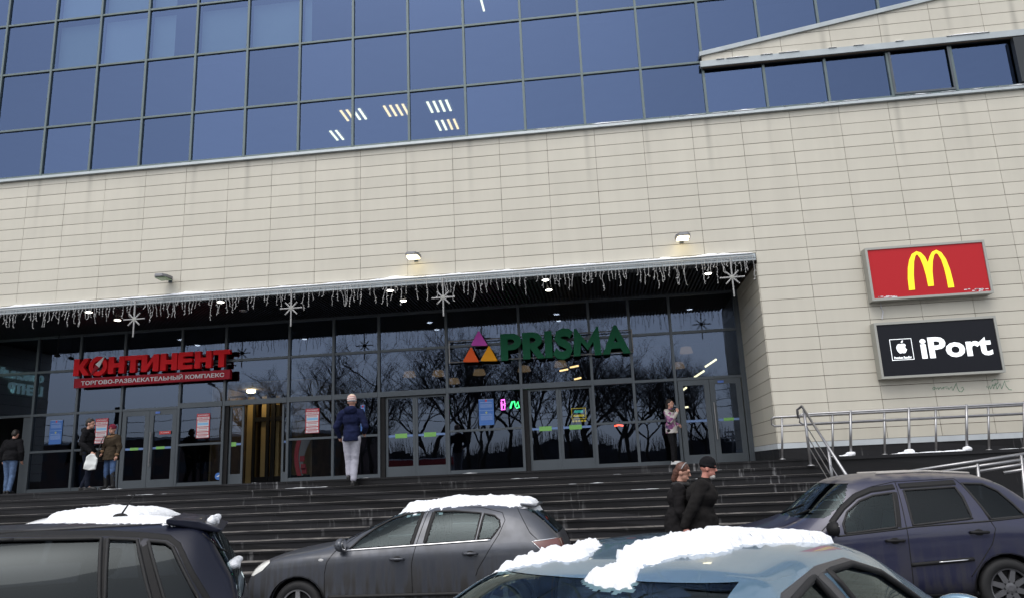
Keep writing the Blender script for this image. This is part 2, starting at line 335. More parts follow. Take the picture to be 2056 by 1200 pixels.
def evaluated(me, mods):
    o = bpy.data.objects.new('tmp', me); COL.objects.link(o)
    for t, kw in mods:
        q = o.modifiers.new(t, t)
        for k, v in kw.items(): setattr(q, k, v)
    dg = bpy.context.evaluated_depsgraph_get(); r = bpy.data.meshes.new_from_object(o.evaluated_get(dg))
    COL.objects.unlink(o); bpy.data.objects.remove(o); return r


# ------------------------------------------------------------------ numbers of the facade
ROW0, RH = 10.104, .3057
SEAM = {0: .11, 1: 1.25, 4: 4.75, 5: 5.95, 8: 9.6, 9: 10.83, 12: 14.53, 15: 18.19, 16: 19.4, 18: 21.77, 19: 22.93, 21: 25.2}
def seam(i):
    ks = sorted(SEAM)
    if i <= 0: return SEAM[0]+1.2*i
    if i >= 21: return SEAM[21]+1.2*(i-21)
    for a, b in zip(ks, ks[1:]):
        if a <= i <= b: return SEAM[a]+(SEAM[b]-SEAM[a])*(i-a)/(b-a)
SEAMS = [seam(i) for i in range(-7, 36)]
GY = 2.85                       # plane of the entrance glazing
XR = 19.385                     # right reveal
XL = at(97, 790, 2*GY).x        # left reveal, known from its reflection
ZS, ZLAND = 6.45, 1.84          # soffit and landing
XSTEP = at(1640, 917, -2.7).x
rng = random.Random(7)

# ------------------------------------------------------------------ ground
def asphalt_mat():
    m = bpy.data.materials.new('snowy_asphalt'); m.use_nodes = True; n = m.node_tree; b = n.nodes['Principled BSDF']; L = n.links.new
    tc = n.nodes.new('ShaderNodeTexCoord'); nz = n.nodes.new('ShaderNodeTexNoise'); nz.inputs['Scale'].default_value = .35; nz.inputs['Detail'].default_value = 8; L(tc.outputs['Object'], nz.inputs['Vector'])
    r = n.nodes.new('ShaderNodeValToRGB'); r.color_ramp.elements[0].position = .45; r.color_ramp.elements[0].color = (.045, .045, .05, 1); r.color_ramp.elements[1].position = .68; r.color_ramp.elements[1].color = (.4, .41, .43, 1)
    L(nz.outputs[0], r.inputs[0]); L(r.outputs[0], b.inputs['Base Color']); b.inputs['Roughness'].default_value = .7; return m
gm = MB(); gm.quad((-400, -500, 0), (400, -500, 0), (400, 200, 0), (-400, 200, 0))
tag(gm.build('ground', asphalt_mat()), kind='structure')
pv = MB(); pv.box(-40, 60, -6.95, 3.0, -.02, .14)
tag(pv.build('pavement', mat('wet_paving', (.06, .06, .065), .5, var=.3, vscale=2)), kind='structure')

# ------------------------------------------------------------------ steps
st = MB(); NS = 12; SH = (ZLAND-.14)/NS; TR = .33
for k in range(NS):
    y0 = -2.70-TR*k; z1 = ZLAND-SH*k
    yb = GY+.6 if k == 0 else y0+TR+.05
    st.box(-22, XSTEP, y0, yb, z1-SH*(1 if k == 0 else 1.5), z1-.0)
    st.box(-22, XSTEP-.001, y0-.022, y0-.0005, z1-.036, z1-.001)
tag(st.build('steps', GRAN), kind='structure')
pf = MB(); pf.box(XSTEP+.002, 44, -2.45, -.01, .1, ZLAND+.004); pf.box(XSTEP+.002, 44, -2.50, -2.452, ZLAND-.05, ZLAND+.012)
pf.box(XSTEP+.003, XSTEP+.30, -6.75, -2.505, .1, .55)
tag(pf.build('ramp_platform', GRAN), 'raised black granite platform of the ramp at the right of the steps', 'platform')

# ------------------------------------------------------------------ shopping centre
mall = empty('shopping_centre', (6, 0, 0))
mall.location = (0, 0, 0)
tag(mall, 'shopping centre with blue glass curtain wall, beige tile cladding and a deep entrance recess', 'building')
def clip(poly, a, b, c):       # keep a*u+b*v+c >= 0
    out = []
    for i in range(len(poly)):
        p, q = poly[i], poly[(i+1) % len(poly)]; dp = a*p[0]+b*p[1]+c; dq = a*q[0]+b*q[1]+c
        if dp >= 0: out.append(p)
        if (dp >= 0) != (dq >= 0):
            t = dp/(dp-dq); out.append((p[0]+(q[0]-p[0])*t, p[1]+(q[1]-p[1])*t))
    return out
def tiles(mb, us, vs, planes, fn, depth=.014):
    for i in range(len(us)-1):
        for j in range(len(vs)-1):
            gv0 = .0038; gh = .0064
            g0 = gv0+.004*(rng.random()**3); g1 = gv0
            p = [(us[i]+g0, vs[j]+gh), (us[i+1]-g1, vs[j]+gh), (us[i+1]-g1, vs[j+1]-gh), (us[i]+g0, vs[j+1]-gh)]
            for pl in planes: 
                p = clip(p, *pl)
                if len(p) < 3: break
            if len(p) < 3: continue
            if max(q[0] for q in p)-min(q[0] for q in p) < .03 or max(q[1] for q in p)-min(q[1] for q in p) < .02: continue
            jit = rng.uniform(-.002, .002); n = len(p); b = len(mb.v)
            mb.v += [tuple(fn(u, v, depth+jit)) for u, v in p]+[tuple(fn(u, v, 0)) for u, v in p]
            mb.f.append(tuple(b+k for k in range(n)))
            for k in range(n): mb.f.append((b+k, b+(k+1) % n, b+n+(k+1) % n, b+n+k))
rows = [ROW0+RH-RH*j for j in range(0, 30)][::-1]
fr = lambda u, v, d: (u, -d, v)
t1 = MB(); tiles(t1, SEAMS, rows, [(0, 1, -6.70), (0, -1, 10.27)], fr)
us = [XR]+[s for s in SEAMS if s > XR+.3]
tiles(t1, us, rows, [(0, 1, -2.215), (0, -1, 6.70+.0), ], fr)
t1.build('wall_cladding', TILE, mall)
bk = MB(); bk.box(-8, 44, .003, .6, 6.66, 10.30); bk.box(XR+.003, 44, .0035, GY+.5, 1.0, 6.655)
bk.box(-8, XL-.003, .0035, GY+.5, 1.0, 6.655)
bk.build('wall', BACK, mall)
rv = MB(); yv = [0.0, .02, 1.23, 2.44, GY+.3]
tiles(rv, [0.004, 1.22, 2.43, GY+.2], rows, [(0, 1, -2.215), (0, -1, ZS-.01), (-1, 0, GY-.04)], lambda u, v, d: (XR+.0-d, u-.012, v))
rv.build('reveal_cladding', TILE, mall)
rl = MB(); tiles(rl, [0.004, 1.22, 2.43, GY+.2], rows, [(0, 1, -2.215), (0, -1, ZS-.01), (-1, 0, GY-.04)], lambda u, v, d: (XL+d, u-.012, v))
tiles(rl, [XL-1.2*k for k in range(8, -1, -1)], rows, [(0, 1, -2.215), (0, -1, 6.70)], fr)
rl.build('reveal_cladding', TILE, mall)
pt = MB(); pt.box(XR-.022, 44, -.03, .0, 2.085, 2.205); pt.box(XR-.022, XR, .0005, GY-.04, 2.085, 2.205)
pt.build('plinth_trim', TRIMW, mall)
pl = MB(); pl.box(XR-.006, 44, -.012, .002, ZLAND-.3, 2.083); pl.box(XR-.006, XR+.001, .0025, GY-.04, ZLAND-.3, 2.083); pl.build('plinth', GRAN, mall)
# ledge below the curtain wall
lg = MB(); lg.quad((-8, -.11, 10.275), (44, -.11, 10.275), (44, -.10, 10.35), (-8, -.10, 10.35)); lg.quad((-8, -.10, 10.35), (44, -.10, 10.35), (44, .06, 10.41), (-8, .06, 10.41))
lg.quad((-8, -.11, 10.275), (-8, .0, 10.275), (44, .0, 10.275), (44, -.11, 10.275)); lg.build('window_ledge', FLASH, mall)
# canopy edge and soffit
ce = MB(); ce.box(-8, XR-.03, -.10, .30, 6.50, 6.665); ce.box(-8, XR-.03, -.115, -.1005, 6.56, 6.60); ce.build('canopy_edge', FLASH, mall)
sf = MB(); sf.box(XL, XR-.005, .301, GY+.05, ZS+.10, ZS+.16); sf.build('soffit', mat('soffit_black', (.008, .008, .010), .7), mall)
sl_ = MB(); x = XL+.03
while x < XR-.08:
    sl_.box(x, x+.045, .0, GY-.05, ZS, ZS+.075); x += .10
sl_.build('soffit_slats', mat('soffit_slat_black', (.014, .015, .018), .5, .3), mall)

# upper curtain wall
MX = [-5.6, -4.1, -2.6, -1.1, .44, 1.87, 3.34, 4.82, 6.35, 7.87, 9.38, 10.92, 12.45, 14.0, 15.54, 17.05, 18.62, 20.11, 21.6, 23.1, 24.6, 26.12, 27.65, 29.2]
TZ = [10.41, 11.85, 13.62, 15.22, 16.9, 18.5]
cw = MB()
for x in MX: cw.box(x-.03, x+.03, -.02, .15, 10.40, 18.5)
for z in TZ: 
    for a, b in zip(MX, MX[1:]): cw.box(a+.0305, b-.0305, -.012, .14, z-.027, z+.027)
cwo = cw.build('curtain_wall', ALUL, mall)
for j in range(len(TZ)-1):
    for i in range(len(MX)-1):
        if j > 2 and MX[i] > 14: continue
        t = [rng.uniform(-.0022, .0022) for _ in range(3)]
        b = MB(); b.quad((MX[i]+.02, .03+t[0], TZ[j]+.02), (MX[i+1]-.02, .03+t[1], TZ[j]+.02), (MX[i+1]-.02, .03+t[1]+t[2], TZ[j+1]-.02), (MX[i]+.02, .03+t[0]+t[2], TZ[j+1]-.02))
        o = b.build('glass_pane', G_UP, cwo)
# opening sash in the strip window and the dark expansion post
ss = MB()
x0, x1 = 23.1+.03, 24.6-.03
for q in ((x0, x0+.05, 10.44, 11.76), (x1-.05, x1, 10.44, 11.76), (x0+.0505, x1-.0505, 10.44, 10.49), (x0+.0505, x1-.0505, 11.71, 11.76)): ss.box(q[0], q[1], -.035, -.014, q[2], q[3])
ss.build('window_sash', ALU, mall)
ep = MB(); ep.box(26.0, 26.35, -.16, -.025, 10.42, 11.60); ep.build('corner_post', mat('dark_post', (.03, .035, .04), .5, .3), mall)
# rooms behind it
of = MB()
for z0, z1 in ((10.30, 13.35), (13.40, 16.6)):
    of.quad((-6, 9, z0), (30, 9, z0), (30, 9, z1), (-6, 9, z1)); of.quad((-6, .2, z1), (30, .2, z1), (30, 9, z1), (-6, 9, z1)); of.quad((-6, .2, z0), (30, .2, z0), (30, 9, z0), (-6, 9, z0))
for xx in (-6, 30): of.quad((xx, .2, 10.3), (xx, 9, 10.3), (xx, 9, 16.6), (xx, .2, 16.6))
of.build('office_floor', mat('dim_room', (.10, .10, .11), .9, var=.25, vscale=.6), mall)
BL = mat('roller_blind', (.40, .44, .42), .9, var=.05, vscale=1)
def blind(x0, x1, z0, z1, y=.20):
    b = MB(); b.box(x0, x1, y, y+.01, z0, z1); b.build('roller_blind', BL, mall)
for a, b in ((.48, 1.83), (1.91, 3.30), (4.86, 6.20), (6.39, 7.83)): blind(a, b, 13.66, 15.1)
for a, b in ((.48, 1.83), (1.91, 3.3), (3.38, 4.05), (6.39, 7.83)): blind(a, b, 15.26, 16.7)
blind(3.38, 4.05, 13.66, 15.1); blind(7.91, 8.12, 13.66, 15.1)

# gable wing on the right of the curtain wall
gx, gz, gs = 18.60, 11.99, .152
wing = MB(); gy = -.11
gy = -.11; poly = [(gx, 11.80), (44, 11.80), (44, 15.9), (gx, 12.02)]
wing.prism([(gx, 11.62), (44, 11.62), (44, gz+gs*(44-gx)), (gx, gz)], lambda u, v, d: (u, d, v), gy+.014, -.03)
wg = wing.build('gable_wing', BACK, mall)
gt = MB(); s0 = at(1567, 85, gy).x
tiles(gt, [s0+1.21*k for k in range(-3, 20)], [11.80+RH*k-.10 for k in range(0, 20)], [(1, 0, -gx), (0, 1, -11.80), (gs, -1, gz-gs*gx)], lambda u, v, d: (u, gy+.012-d, v))
gt.build('cladding', TILE, wg)
cp = MB(); 
for (w0, w1, y0, y1) in ((-.005, .11, gy-.06, .02),): 
    cp.prism([(gx-.05, gz-.05+w0), (44, gz+gs*(44-gx)+w0), (44, gz+gs*(44-gx)+w1), (gx-.05, gz-.05+w1)], lambda u, v, d: (u, d, v), y0, y1)
cp.build('coping', FLASH, wg)
gb = MB(); gb.box(gx-.05, 44, gy-.035, -.032, 11.64, 11.80); gb.build('drip_ledge', FLASH, wg)
gd = MB(); gd.box(gx, 44, gy+.03, -.03, 11.60, 11.619); gd.build('wing_soffit', BLACK, wg)

# ------------------------------------------------------------------ entrance glazing
EX = [XL+.02, -1.36, .03, 1.46, 3.26, 4.63, 6.57, 7.90, 9.24, 11.21, 13.29, 15.26, 16.37, 17.49, 19.27]
T1, T2, T3 = 5.37, 4.09, 3.01
kind = ['open_left', 'g', 'g', 'hinged', 'g', 'open', 'g', 'g', 'slide', 'g', 'slide', 'g', 'g', 'hinged2']
ef = MB()
for x in EX: ef.box(x-.035, x+.035, GY-.06, GY+.08, ZLAND, ZS+.1)
ef.box(EX[-1]+.036, XR-.015, GY-.07, GY+.08, ZLAND, ZS+.1)
for i, (a, b) in enumerate(zip(EX, EX[1:])):
    a += .0355; b -= .0355
    ef.box(a, b, GY-.05, GY+.07, T1-.035, T1+.035); ef.box(a, b, GY-.05, GY+.07, ZS-.06, ZS+.1)
    if 4 <= i <= 11: ef.box(a, b, GY-.075, GY+.07, T2-.03, T2+.115)
    else: ef.box(a, b, GY-.05, GY+.07, T2-.035, T2+.035)
    if kind[i] == 'g':
        ef.box(a, b, GY-.05, GY+.07, T3-.03, T3+.03); ef.box(a, b, GY-.05, GY+.07, ZLAND, ZLAND+.11)
efo = ef.build('entrance_frame', ALU, mall)
def pane(x0, x1, z0, z1, y, parent, name='glass_pane'):
    t = [rng.uniform(-.0015, .0015) for _ in range(3)]
    b = MB(); b.quad((x0, y+t[0], z0), (x1, y+t[1], z0), (x1, y+t[1]+t[2], z1), (x0, y+t[0]+t[2], z1)); return b.build(name, G_IN, parent)
BLUES = mat('blue_film_stripe', (.16, .26, .5), .5); GREENS = mat('green_sticker', (.22, .5, .12), .5)
REDP = mat('poster_red', (.55, .05, .07), .55); BLUEP = mat('notice_blue', (.055, .17, .50), .5); SKYB = mat('poster_light_blue', (.25, .55, .85), .5); WHP = mat('poster_white', (.72, .72, .74), .6)
def leaf(x0, x1, y, stile, bottom, top, parent, handle=None, stripe=True, green=None, z1=T2-.04):
    d = MB(); z0 = ZLAND+.015
    d.box(x0, x0+stile, y-.025, y+.025, z0, z1); d.box(x1-stile, x1, y-.025, y+.025, z0, z1)
    d.box(x0+stile+.0005, x1-stile-.0005, y-.024, y+.024, z0, z0+bottom); d.box(x0+stile+.0005, x1-stile-.0005, y-.024, y+.024, z1-top, z1)
    o = d.build('door', ALU, parent)
    pane(x0+stile, x1-stile, z0+bottom, z1-top, y, o, 'door_glass')
    if stripe:
        s = MB(); s.box(x0+stile+.003, x1-stile-.003, y-.008, y-.004, 2.93, 2.99); s.build('warning_stripe', BLUES, o)
    if green is not None:
        g = MB(); c = x0+(x1-x0)*green; w_ = .17 if bottom > .24 else .13
        g.box(max(c-w_, x0+stile+.01), min(c+w_, x1-stile-.01), y-.013, y-.009, 2.90 if bottom > .24 else 2.925, 3.02 if bottom > .24 else 3.0); g.build('sticker', GREENS, o)
    if handle is not None:
        h = MB(); h.tube([(handle, y-.09, 2.45), (handle, y-.09, 3.42)], .019, 8)
        for z in (2.60, 3.28): h.tube([(handle, y-.09, z), (handle, y-.02, z)], .012, 6)
        h.build('handle', STEEL, o)
    return o
for i, (a, b) in enumerate(zip(EX, EX[1:])):
    pane(a+.02, b-.02, T1+.02, ZS-.04, GY, efo); pane(a+.02, b-.02, T2+.02, T1-.02, GY, efo)
    a += .036; b -= .036; k = kind[i]
    if k == 'g':
        pane(a-.01, b+.01, T3+.02, T2-.02, GY, efo); pane(a-.01, b+.01, ZLAND+.1, T3-.02, GY, efo)
    elif k in ('hinged', 'hinged2'):
        m_ = (a+b)/2
        if k == 'hinged': leaf(a+.02, m_-.005, GY-.01, .13, .22, .14, mall, None, True, .5); leaf(m_+.005, b-.02, GY-.01, .13, .22, .14, mall, m_+.10, True, .45)
        else: leaf(a+.02, m_-.005, GY-.01, .14, .22, .14, mall, None, True, None); leaf(m_+.005, b-.02, GY-.01, .14, .22, .14, mall, m_+.07, True, .5)
    elif k == 'slide':
        m_ = (a+b)/2
        leaf(a+.13, m_+.03, GY+.07, .07, .27, .05, mall, None, True, .52); leaf(m_+.035, b-.0, GY+.07, .07, .27, .05, mall, None, True, .45)
        j = MB(); j.box(a, a+.125, GY-.02, GY+.11, ZLAND, T2-.04); j.build('door_jamb', BLACK, mall)
    elif k == 'open':
        xa, xb = at(487, 880, GY).x, at(564, 880, GY).x
        leaf(a+.12, xa, GY+.07, .06, .27, .05, mall, None, True, .1); leaf(xb, b+.12, GY+.07, .06, .27, .05, mall, None, True, None)
        j = MB(); j.box(a, a+.115, GY-.02, GY+.11, ZLAND, T2-.04); j.build('door_jamb', BLACK, mall)
    else:
        xa = at(42, 900, GY).x
        leaf(xa, b-.01, GY+.02, .13, .22, .1, mall, None, True, None)
# lobby behind the glass
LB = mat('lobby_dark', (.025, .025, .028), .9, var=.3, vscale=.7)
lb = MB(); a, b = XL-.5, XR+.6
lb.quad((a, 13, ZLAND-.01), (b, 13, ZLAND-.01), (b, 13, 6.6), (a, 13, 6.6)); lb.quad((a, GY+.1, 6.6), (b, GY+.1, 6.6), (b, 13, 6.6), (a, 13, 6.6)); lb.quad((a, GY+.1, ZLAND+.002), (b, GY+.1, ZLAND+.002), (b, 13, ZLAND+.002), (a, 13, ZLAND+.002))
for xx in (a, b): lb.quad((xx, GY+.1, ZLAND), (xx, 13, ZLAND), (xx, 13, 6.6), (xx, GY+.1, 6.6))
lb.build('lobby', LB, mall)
# vestibule seen through the open sliding door: cream pilasters and a dark inner door
vx0, vx1 = 4.3, 6.9; vy = 5.2
CREAM = mat('cream_plaster', (.34, .25, .11), .7, var=.08)
vb = MB()
for q in ((495, 508), (524, 534), (552, 560)):
    xa, xb = at(q[0], 880, vy).x, at(q[1], 880, vy).x; vb.box(xa, xb, vy, vy+.3, ZLAND+.003, 4.6)
vb.box(vx0, vx1, vy+1.2, vy+1.25, ZLAND+.003, 4.6); vb.build('pilaster', CREAM, mall)
vf = MB()
for q in ((483, 489), (508, 513), (535, 541), (545, 553)):
    xa, xb = at(q[0], 880, vy-.05).x, at(q[1], 880, vy-.05).x; vf.box(xa, xb, vy-.12, vy-.05, ZLAND+.003, 4.3)
z_ = at(520, 846, vy).z; vf.box(vx0+.2, vx1-.2, vy-.10, vy-.06, z_, z_+.14); vf.box(vx0+.2, vx1-.2, vy-.10, vy-.06, ZLAND+.01, ZLAND+.2)
vf.build('inner_door_frame', BLACK, mall)
pc = MB(); pc.box(4.5, 6.7, 3.4, 3.45, 4.35, 4.4); pc.box(4.05, 4.10, 3.2, vy+1.2, ZLAND, 4.7); pc.box(7.1, 7.15, 3.2, vy+1.2, ZLAND, 4.7)
pc.box(4.1, 7.1, 3.2, vy+1.2, 4.72, 4.76); pc.build('vestibule_wall', mat('vestibule_brown', (.16, .11, .06), .8, var=.2), mall)

# ------------------------------------------------------------------ things hung on or standing in the building
WARM = emis('warm_lamp', (1, .72, .38), 7.0); WARMD = emis('pendant_shade_glow', (.9, .6, .34), .12); COOL = emis('fluorescent_tube', (1, .90, .56), 1.9); COOLW = emis('fluorescent_tube_warm', (1, .66, .28), 1.9); SPOT = emis('spot_lens', (1, .95, .82), 6.0)
vl = MB(); c = at(503, 817, 4.6); vl.lathe([(.10, 0), (.13, .03), (.13, .08)], (c.x, 4.6, 4.62)); tag(vl.build('ceiling_lamp', emis('vestibule_glow', (1, .78, .42), 22.0)), 'small warm ceiling lamp inside the open sliding doorway', 'ceiling lamp')
# downlights in the soffit
for n_, (px, py, on) in enumerate(((178, 626, 1), (236, 642, 1), (443, 606, 1), (489, 624, 0), (783, 583, 1), (810, 603, 1), (1102, 582, 1), (1095, 562, 1), (1422, 549, 1))):
    p = atz(px, py, ZS-.01)
    r = empty('downlight', (p.x, p.y, ZS))
    tag(r, 'lit round downlight recessed in the black slatted soffit' if on else 'unlit round downlight in the soffit above the red sign', 'downlight', 'downlights in the entrance soffit')
    q = MB(); q.lathe([(.10, 0), (.125, 0), (.125, -.012), (.09, -.014)], (0, 0, 0), n=20); q.build('ring', CHROME, r, True)
    q = MB(); q.lathe([(.001, -.016), (.085, -.0165), (.06, -.03), (.001, -.036)], (0, 0, 0), n=16); q.build('lens', SPOT if on else mat('lens_off', (.3, .3, .3), .3), r, True)
# office lamps seen through the lowest row of upper windows
for px, py, mats, lab in ((710, 233, 'WWcc', 'office ceiling lamp crossed by a mullion, two tubes warm and two dimmer'), (796, 224, 'WWWW', 'office ceiling lamp of four warm tubes in the middle window'), (882, 216, 'cccc', 'highest office ceiling lamp of four white tubes'), (898, 253, 'ccWW', 'lower right office ceiling lamp, half white and half warm'), (688, 273, 'cc', 'smallest and lowest office ceiling lamp with two tubes')):
    p = atz(px, py, 13.2); r = empty('ceiling_light', (p.x, p.y, 13.24)); tag(r, lab, 'ceiling light', 'fluorescent lights in the upper office')
    q = MB(); q.box(-.42, .42, -.42, .42, 0, .06); q.build('housing', mat('lamp_housing', (.25, .25, .25), .5), r)
    for k, ch in enumerate(mats):
        q = MB(); xx = -.30+.2*k
        for m_ in range(5): q.box(xx-.035, xx+.035, -.38+.155*m_, -.27+.155*m_, -.03, -.004)
        q.build('tube', COOLW if ch == 'W' else COOL, r)
p = atz(967, 5, 16.3); q = MB(); q.box(p.x-.03, p.x+.03, p.y-.7, p.y+.5, 16.3, 16.34); q.box(p.x+.031, p.x+.16, p.y-.7, p.y-.62, 16.3, 16.34)
tag(q.build('ceiling_light', COOL), 'bent bright tube light high in the upper office window', 'ceiling light')
# lobby lamps
for n_, (px, py, Y) in enumerate(((822, 744, 8), (880, 742, 7), (910, 758, 10), (962, 740, 8), (1052, 733, 8.5), (1125, 723, 7), (1377, 695, 6), (1361, 726, 8))):
    p = at(px, py, Y); r = empty('pendant_lamp', p); tag(r, 'warm pendant lamp with a bell shade hanging in the lobby behind the glass', 'pendant lamp', 'pendant lamps in the lobby')
    s_ = .15+.010*Y
    q = MB(); q.lathe([(.06, .0), (s_*.75, -.02), (s_, -.20), (s_*.98, -.21), (s_*.7, -.05)], (0, 0, 0), n=14); q.build('shade', WARMD, r, True)
    q = MB(); q.ell((0, 0, -.02), (s_*.4, s_*.4, .025)); q.build('bulb', WARM, r, True)
    q = MB(); q.tube([(0, 0, .0), (0, 0, max(.2, 6.58-p.z))], .01, 5); q.build('cord', BLACK, r)
for px, py, lab, dx in ((1427, 728, 'upper slanting tube lamp behind the right hand glass', .35), (1404, 750, 'lower slanting tube lamp behind the right hand glass', .30), (1371, 782, 'short slanting tube lamp above the floral jacket', .22), (1374, 817, 'small level tube lamp beside the head of the smoking woman', .2), (1132, 742, 'pale tube lamp below the letter S of the green sign', .28), (1153, 735, 'faint tube lamp right of the one below the letter S', .28), (1160, 759, 'faint low tube lamp just above the sliding door header', .22)):
    p = at(px, py, 8); q = MB(); dz = 0 if 'level' in lab or px < 1170 else dx*.55
    q.tube([(p.x-dx/2, 8.15, p.z-dz/2), (p.x+dx/2, 7.85, p.z+dz/2)], .032, 6); tag(q.build('tube_lamp', COOLW if px < 1170 else COOL), lab, 'tube lamp', 'tube lamps in the lobby')
# neon shapes inside
for px, py, col, pts, lab in ((1010, 811, (1, .12, .75), [(-.06, .14), (.05, .16), (.06, .02), (-.02, .0), (.06, -.02), (.05, -.16), (-.05, -.17), (-.05, .1)], 'pink neon figure glowing inside right of the blue notice'), (1033, 812, (.05, 1, .2), [(-.14, -.1), (-.08, .1), (0, .12), (.03, -.06), (.12, .1), (.15, -.08), (.05, -.1)], 'larger green neon figure beside the pink one'), (1061, 829, (.05, 1, .2), [(-.04, -.05), (0, .08), (.05, -.03)], 'tiny green neon mark left in the sliding door'), (1242, 854, (1, .08, .03), [(-.13, 0), (0, .03), (.15, 0)], 'red glowing bar inside the glass between sliding door and smoker')):
    p = at(px, py, 7); q = MB(); q.tube([(p.x+a, 7, p.z+b) for a, b in pts], .026, 5); tag(q.build('neon_light', emis('neon_%d' % px, col, 4.0)), lab, 'neon light')

# wall floodlights above the entrance
for px, py, on, lab in ((343, 563, 0, 'unlit wall floodlight above the red sign, leftmost of three'), (836, 521, 1, 'lit wall floodlight in the middle above the entrance'), (1368, 484, 1, 'lit wall floodlight near the right end of the entrance')):
    p = at(px, py, 0); r = empty('wall_floodlight', (p.x, 0, p.z)); tag(r, lab, 'wall lamp', 'floodlights on the tile wall')
    q = MB(); q.box(-.05, .05, -.035, -.0145, -.07, .05); q.tube([(0, -.03, 0), (0, -.14, .0)], .03, 8); q.build('bracket', ALU, r)
    h = MB(); pts = [(-.13, -.12), (-.18, -.22), (-.17, -.46), (-.10, -.58), (.10, -.58), (.17, -.46), (.18, -.22), (.13, -.12)]
    h.prism(pts, lambda u, v, d: (u, v, d), -.03, .045); h.build('housing', mat('lamp_grey', (.24, .24, .25), .45, .5), r, bevel=.012)
    q = MB(); q.prism([(-.14, -.2), (-.13, -.50), (.13, -.50), (.14, -.2)], lambda u, v, d: (u, v, d), -.055, -.032); q.build('lens', emis('flood_lens', (1, .86, .55), 5.5) if on else mat('lens_dim', (.35, .5, .3), .2), r)

# ------------------------------------------------------------------ lettering helpers
def curve_mesh(polys, ext, name):
    c = bpy.data.curves.new(name, 'CURVE'); c.dimensions = '2D'; c.fill_mode = 'BOTH'; c.extrude = ext
    for p in polys:
        s = c.splines.new('POLY'); s.points.add(len(p)-1); s.use_cyclic_u = True
        for k, q in enumerate(p): s.points[k].co = (q[0], q[1], 0, 1)
    o = bpy.data.objects.new(name, c); COL.objects.link(o); me = bpy.data.meshes.new_from_object(o.evaluated_get(bpy.context.evaluated_depsgraph_get()))
    COL.objects.unlink(o); bpy.data.objects.remove(o); bpy.data.curves.remove(c)
    for v in me.vertices: v.co = Vector((v.co.x, -v.co.z, v.co.y))
    return me
def arc(cx, cy, rx, ry, a0, a1, n=10): return [(cx+rx*cos(radians(a0+(a1-a0)*k/n)), cy+ry*sin(radians(a0+(a1-a0)*k/n))) for k in range(n+1)]
def stroke(path, w_):
    L_, R_ = [], []
    for k, p in enumerate(path):
        a = path[max(k-1, 0)]; b = path[min(k+1, len(path)-1)]; d = Vector((b[0]-a[0], b[1]-a[1])).normalized(); n = Vector((-d.y, d.x))*w_/2
        L_.append((p[0]+n.x, p[1]+n.y)); R_.append((p[0]-n.x, p[1]-n.y))
    return L_+R_[::-1]
GL = {
 'К': [[(0, 0), (0, 1), (.36, 1), (.36, .62), (.66, 1), (1.0, 1), (.62, .52), (1.04, 0), (.66, 0), (.36, .40), (.36, 0)]],
 'Н': [[(0, 0), (0, 1), (.34, 1), (.34, .62), (.66, .62), (.66, 1), (1, 1), (1, 0), (.66, 0), (.66, .36), (.34, .36), (.34, 0)]],
 'Т': [[(0, .74), (0, 1), (1, 1), (1, .74), (.67, .74), (.67, 0), (.33, 0), (.33, .74)]],
 'И': [[(0, 0), (0, 1), (.33, 1), (.33, .42), (.70, 1), (1, 1), (1, 0), (.67, 0), (.67, .58), (.30, 0)]],
 'Е': [[(.08, 0), (0, .08), (0, .92), (.08, 1), (1, 1), (1, .76), (.36, .76), (.36, .62), (.96, .62), (.96, .40), (.36, .40), (.36, .24), (1, .24), (1, 0)]],
 'P': [[(0, 0), (0, 1), (.52, 1)]+arc(.52, .69, .48, .31, 90, -90, 14)+[(.34, .38), (.34, 0)], [(.34, .79), (.48, .79)]+arc(.48, .685, .18, .105, 90, -90, 8)+[(.34, .58)]],
 'R': [[(0, 0), (0, 1), (.46, 1)]+arc(.46, .70, .44, .30, 90, -62, 14)+[(1.0, 0), (.66, 0), (.37, .36), (.34, .38), (.34, 0)], [(.34, .80), (.44, .80)]+arc(.44, .70, .16, .10, 90, -90, 8)+[(.34, .60)]],
 'I': [[(0, 0), (0, 1), (1, 1), (1, 0)]],
 'S': [stroke([(.92, .80), (.78, .90), (.52, .93), (.28, .85), (.22, .71), (.34, .58), (.56, .50), (.74, .40), (.80, .25), (.70, .11), (.46, .05), (.22, .10), (.06, .24)], .30)],
 'M': [[(0, 0), (.06, 1.02), (.13, 1.02), (.51, .46), (.88, 1.06), (.94, 1.06), (1, 0), (.76, 0), (.73, .52), (.52, .2), (.29, .52), (.24, 0)]],
 'A': [[(0, 0), (.45, 1.06), (.55, 1.06), (1, 0), (.74, 0), (.66, .2), (.33, .2), (.25, 0)], [(.43, .44), (.57, .44), (.5, .64)]],
}
def glyph(ch, x0, x1, z0, z1, y, ext, name, m, parent):
    polys = [[(x0+(x1-x0)*u, z0+(z1-z0)*v) for u, v in p] for p in GL[ch]]
    me = curve_mesh(polys, ext, name); 
    for v in me.vertices: v.co.y += y
    return link(name, me, m, parent)

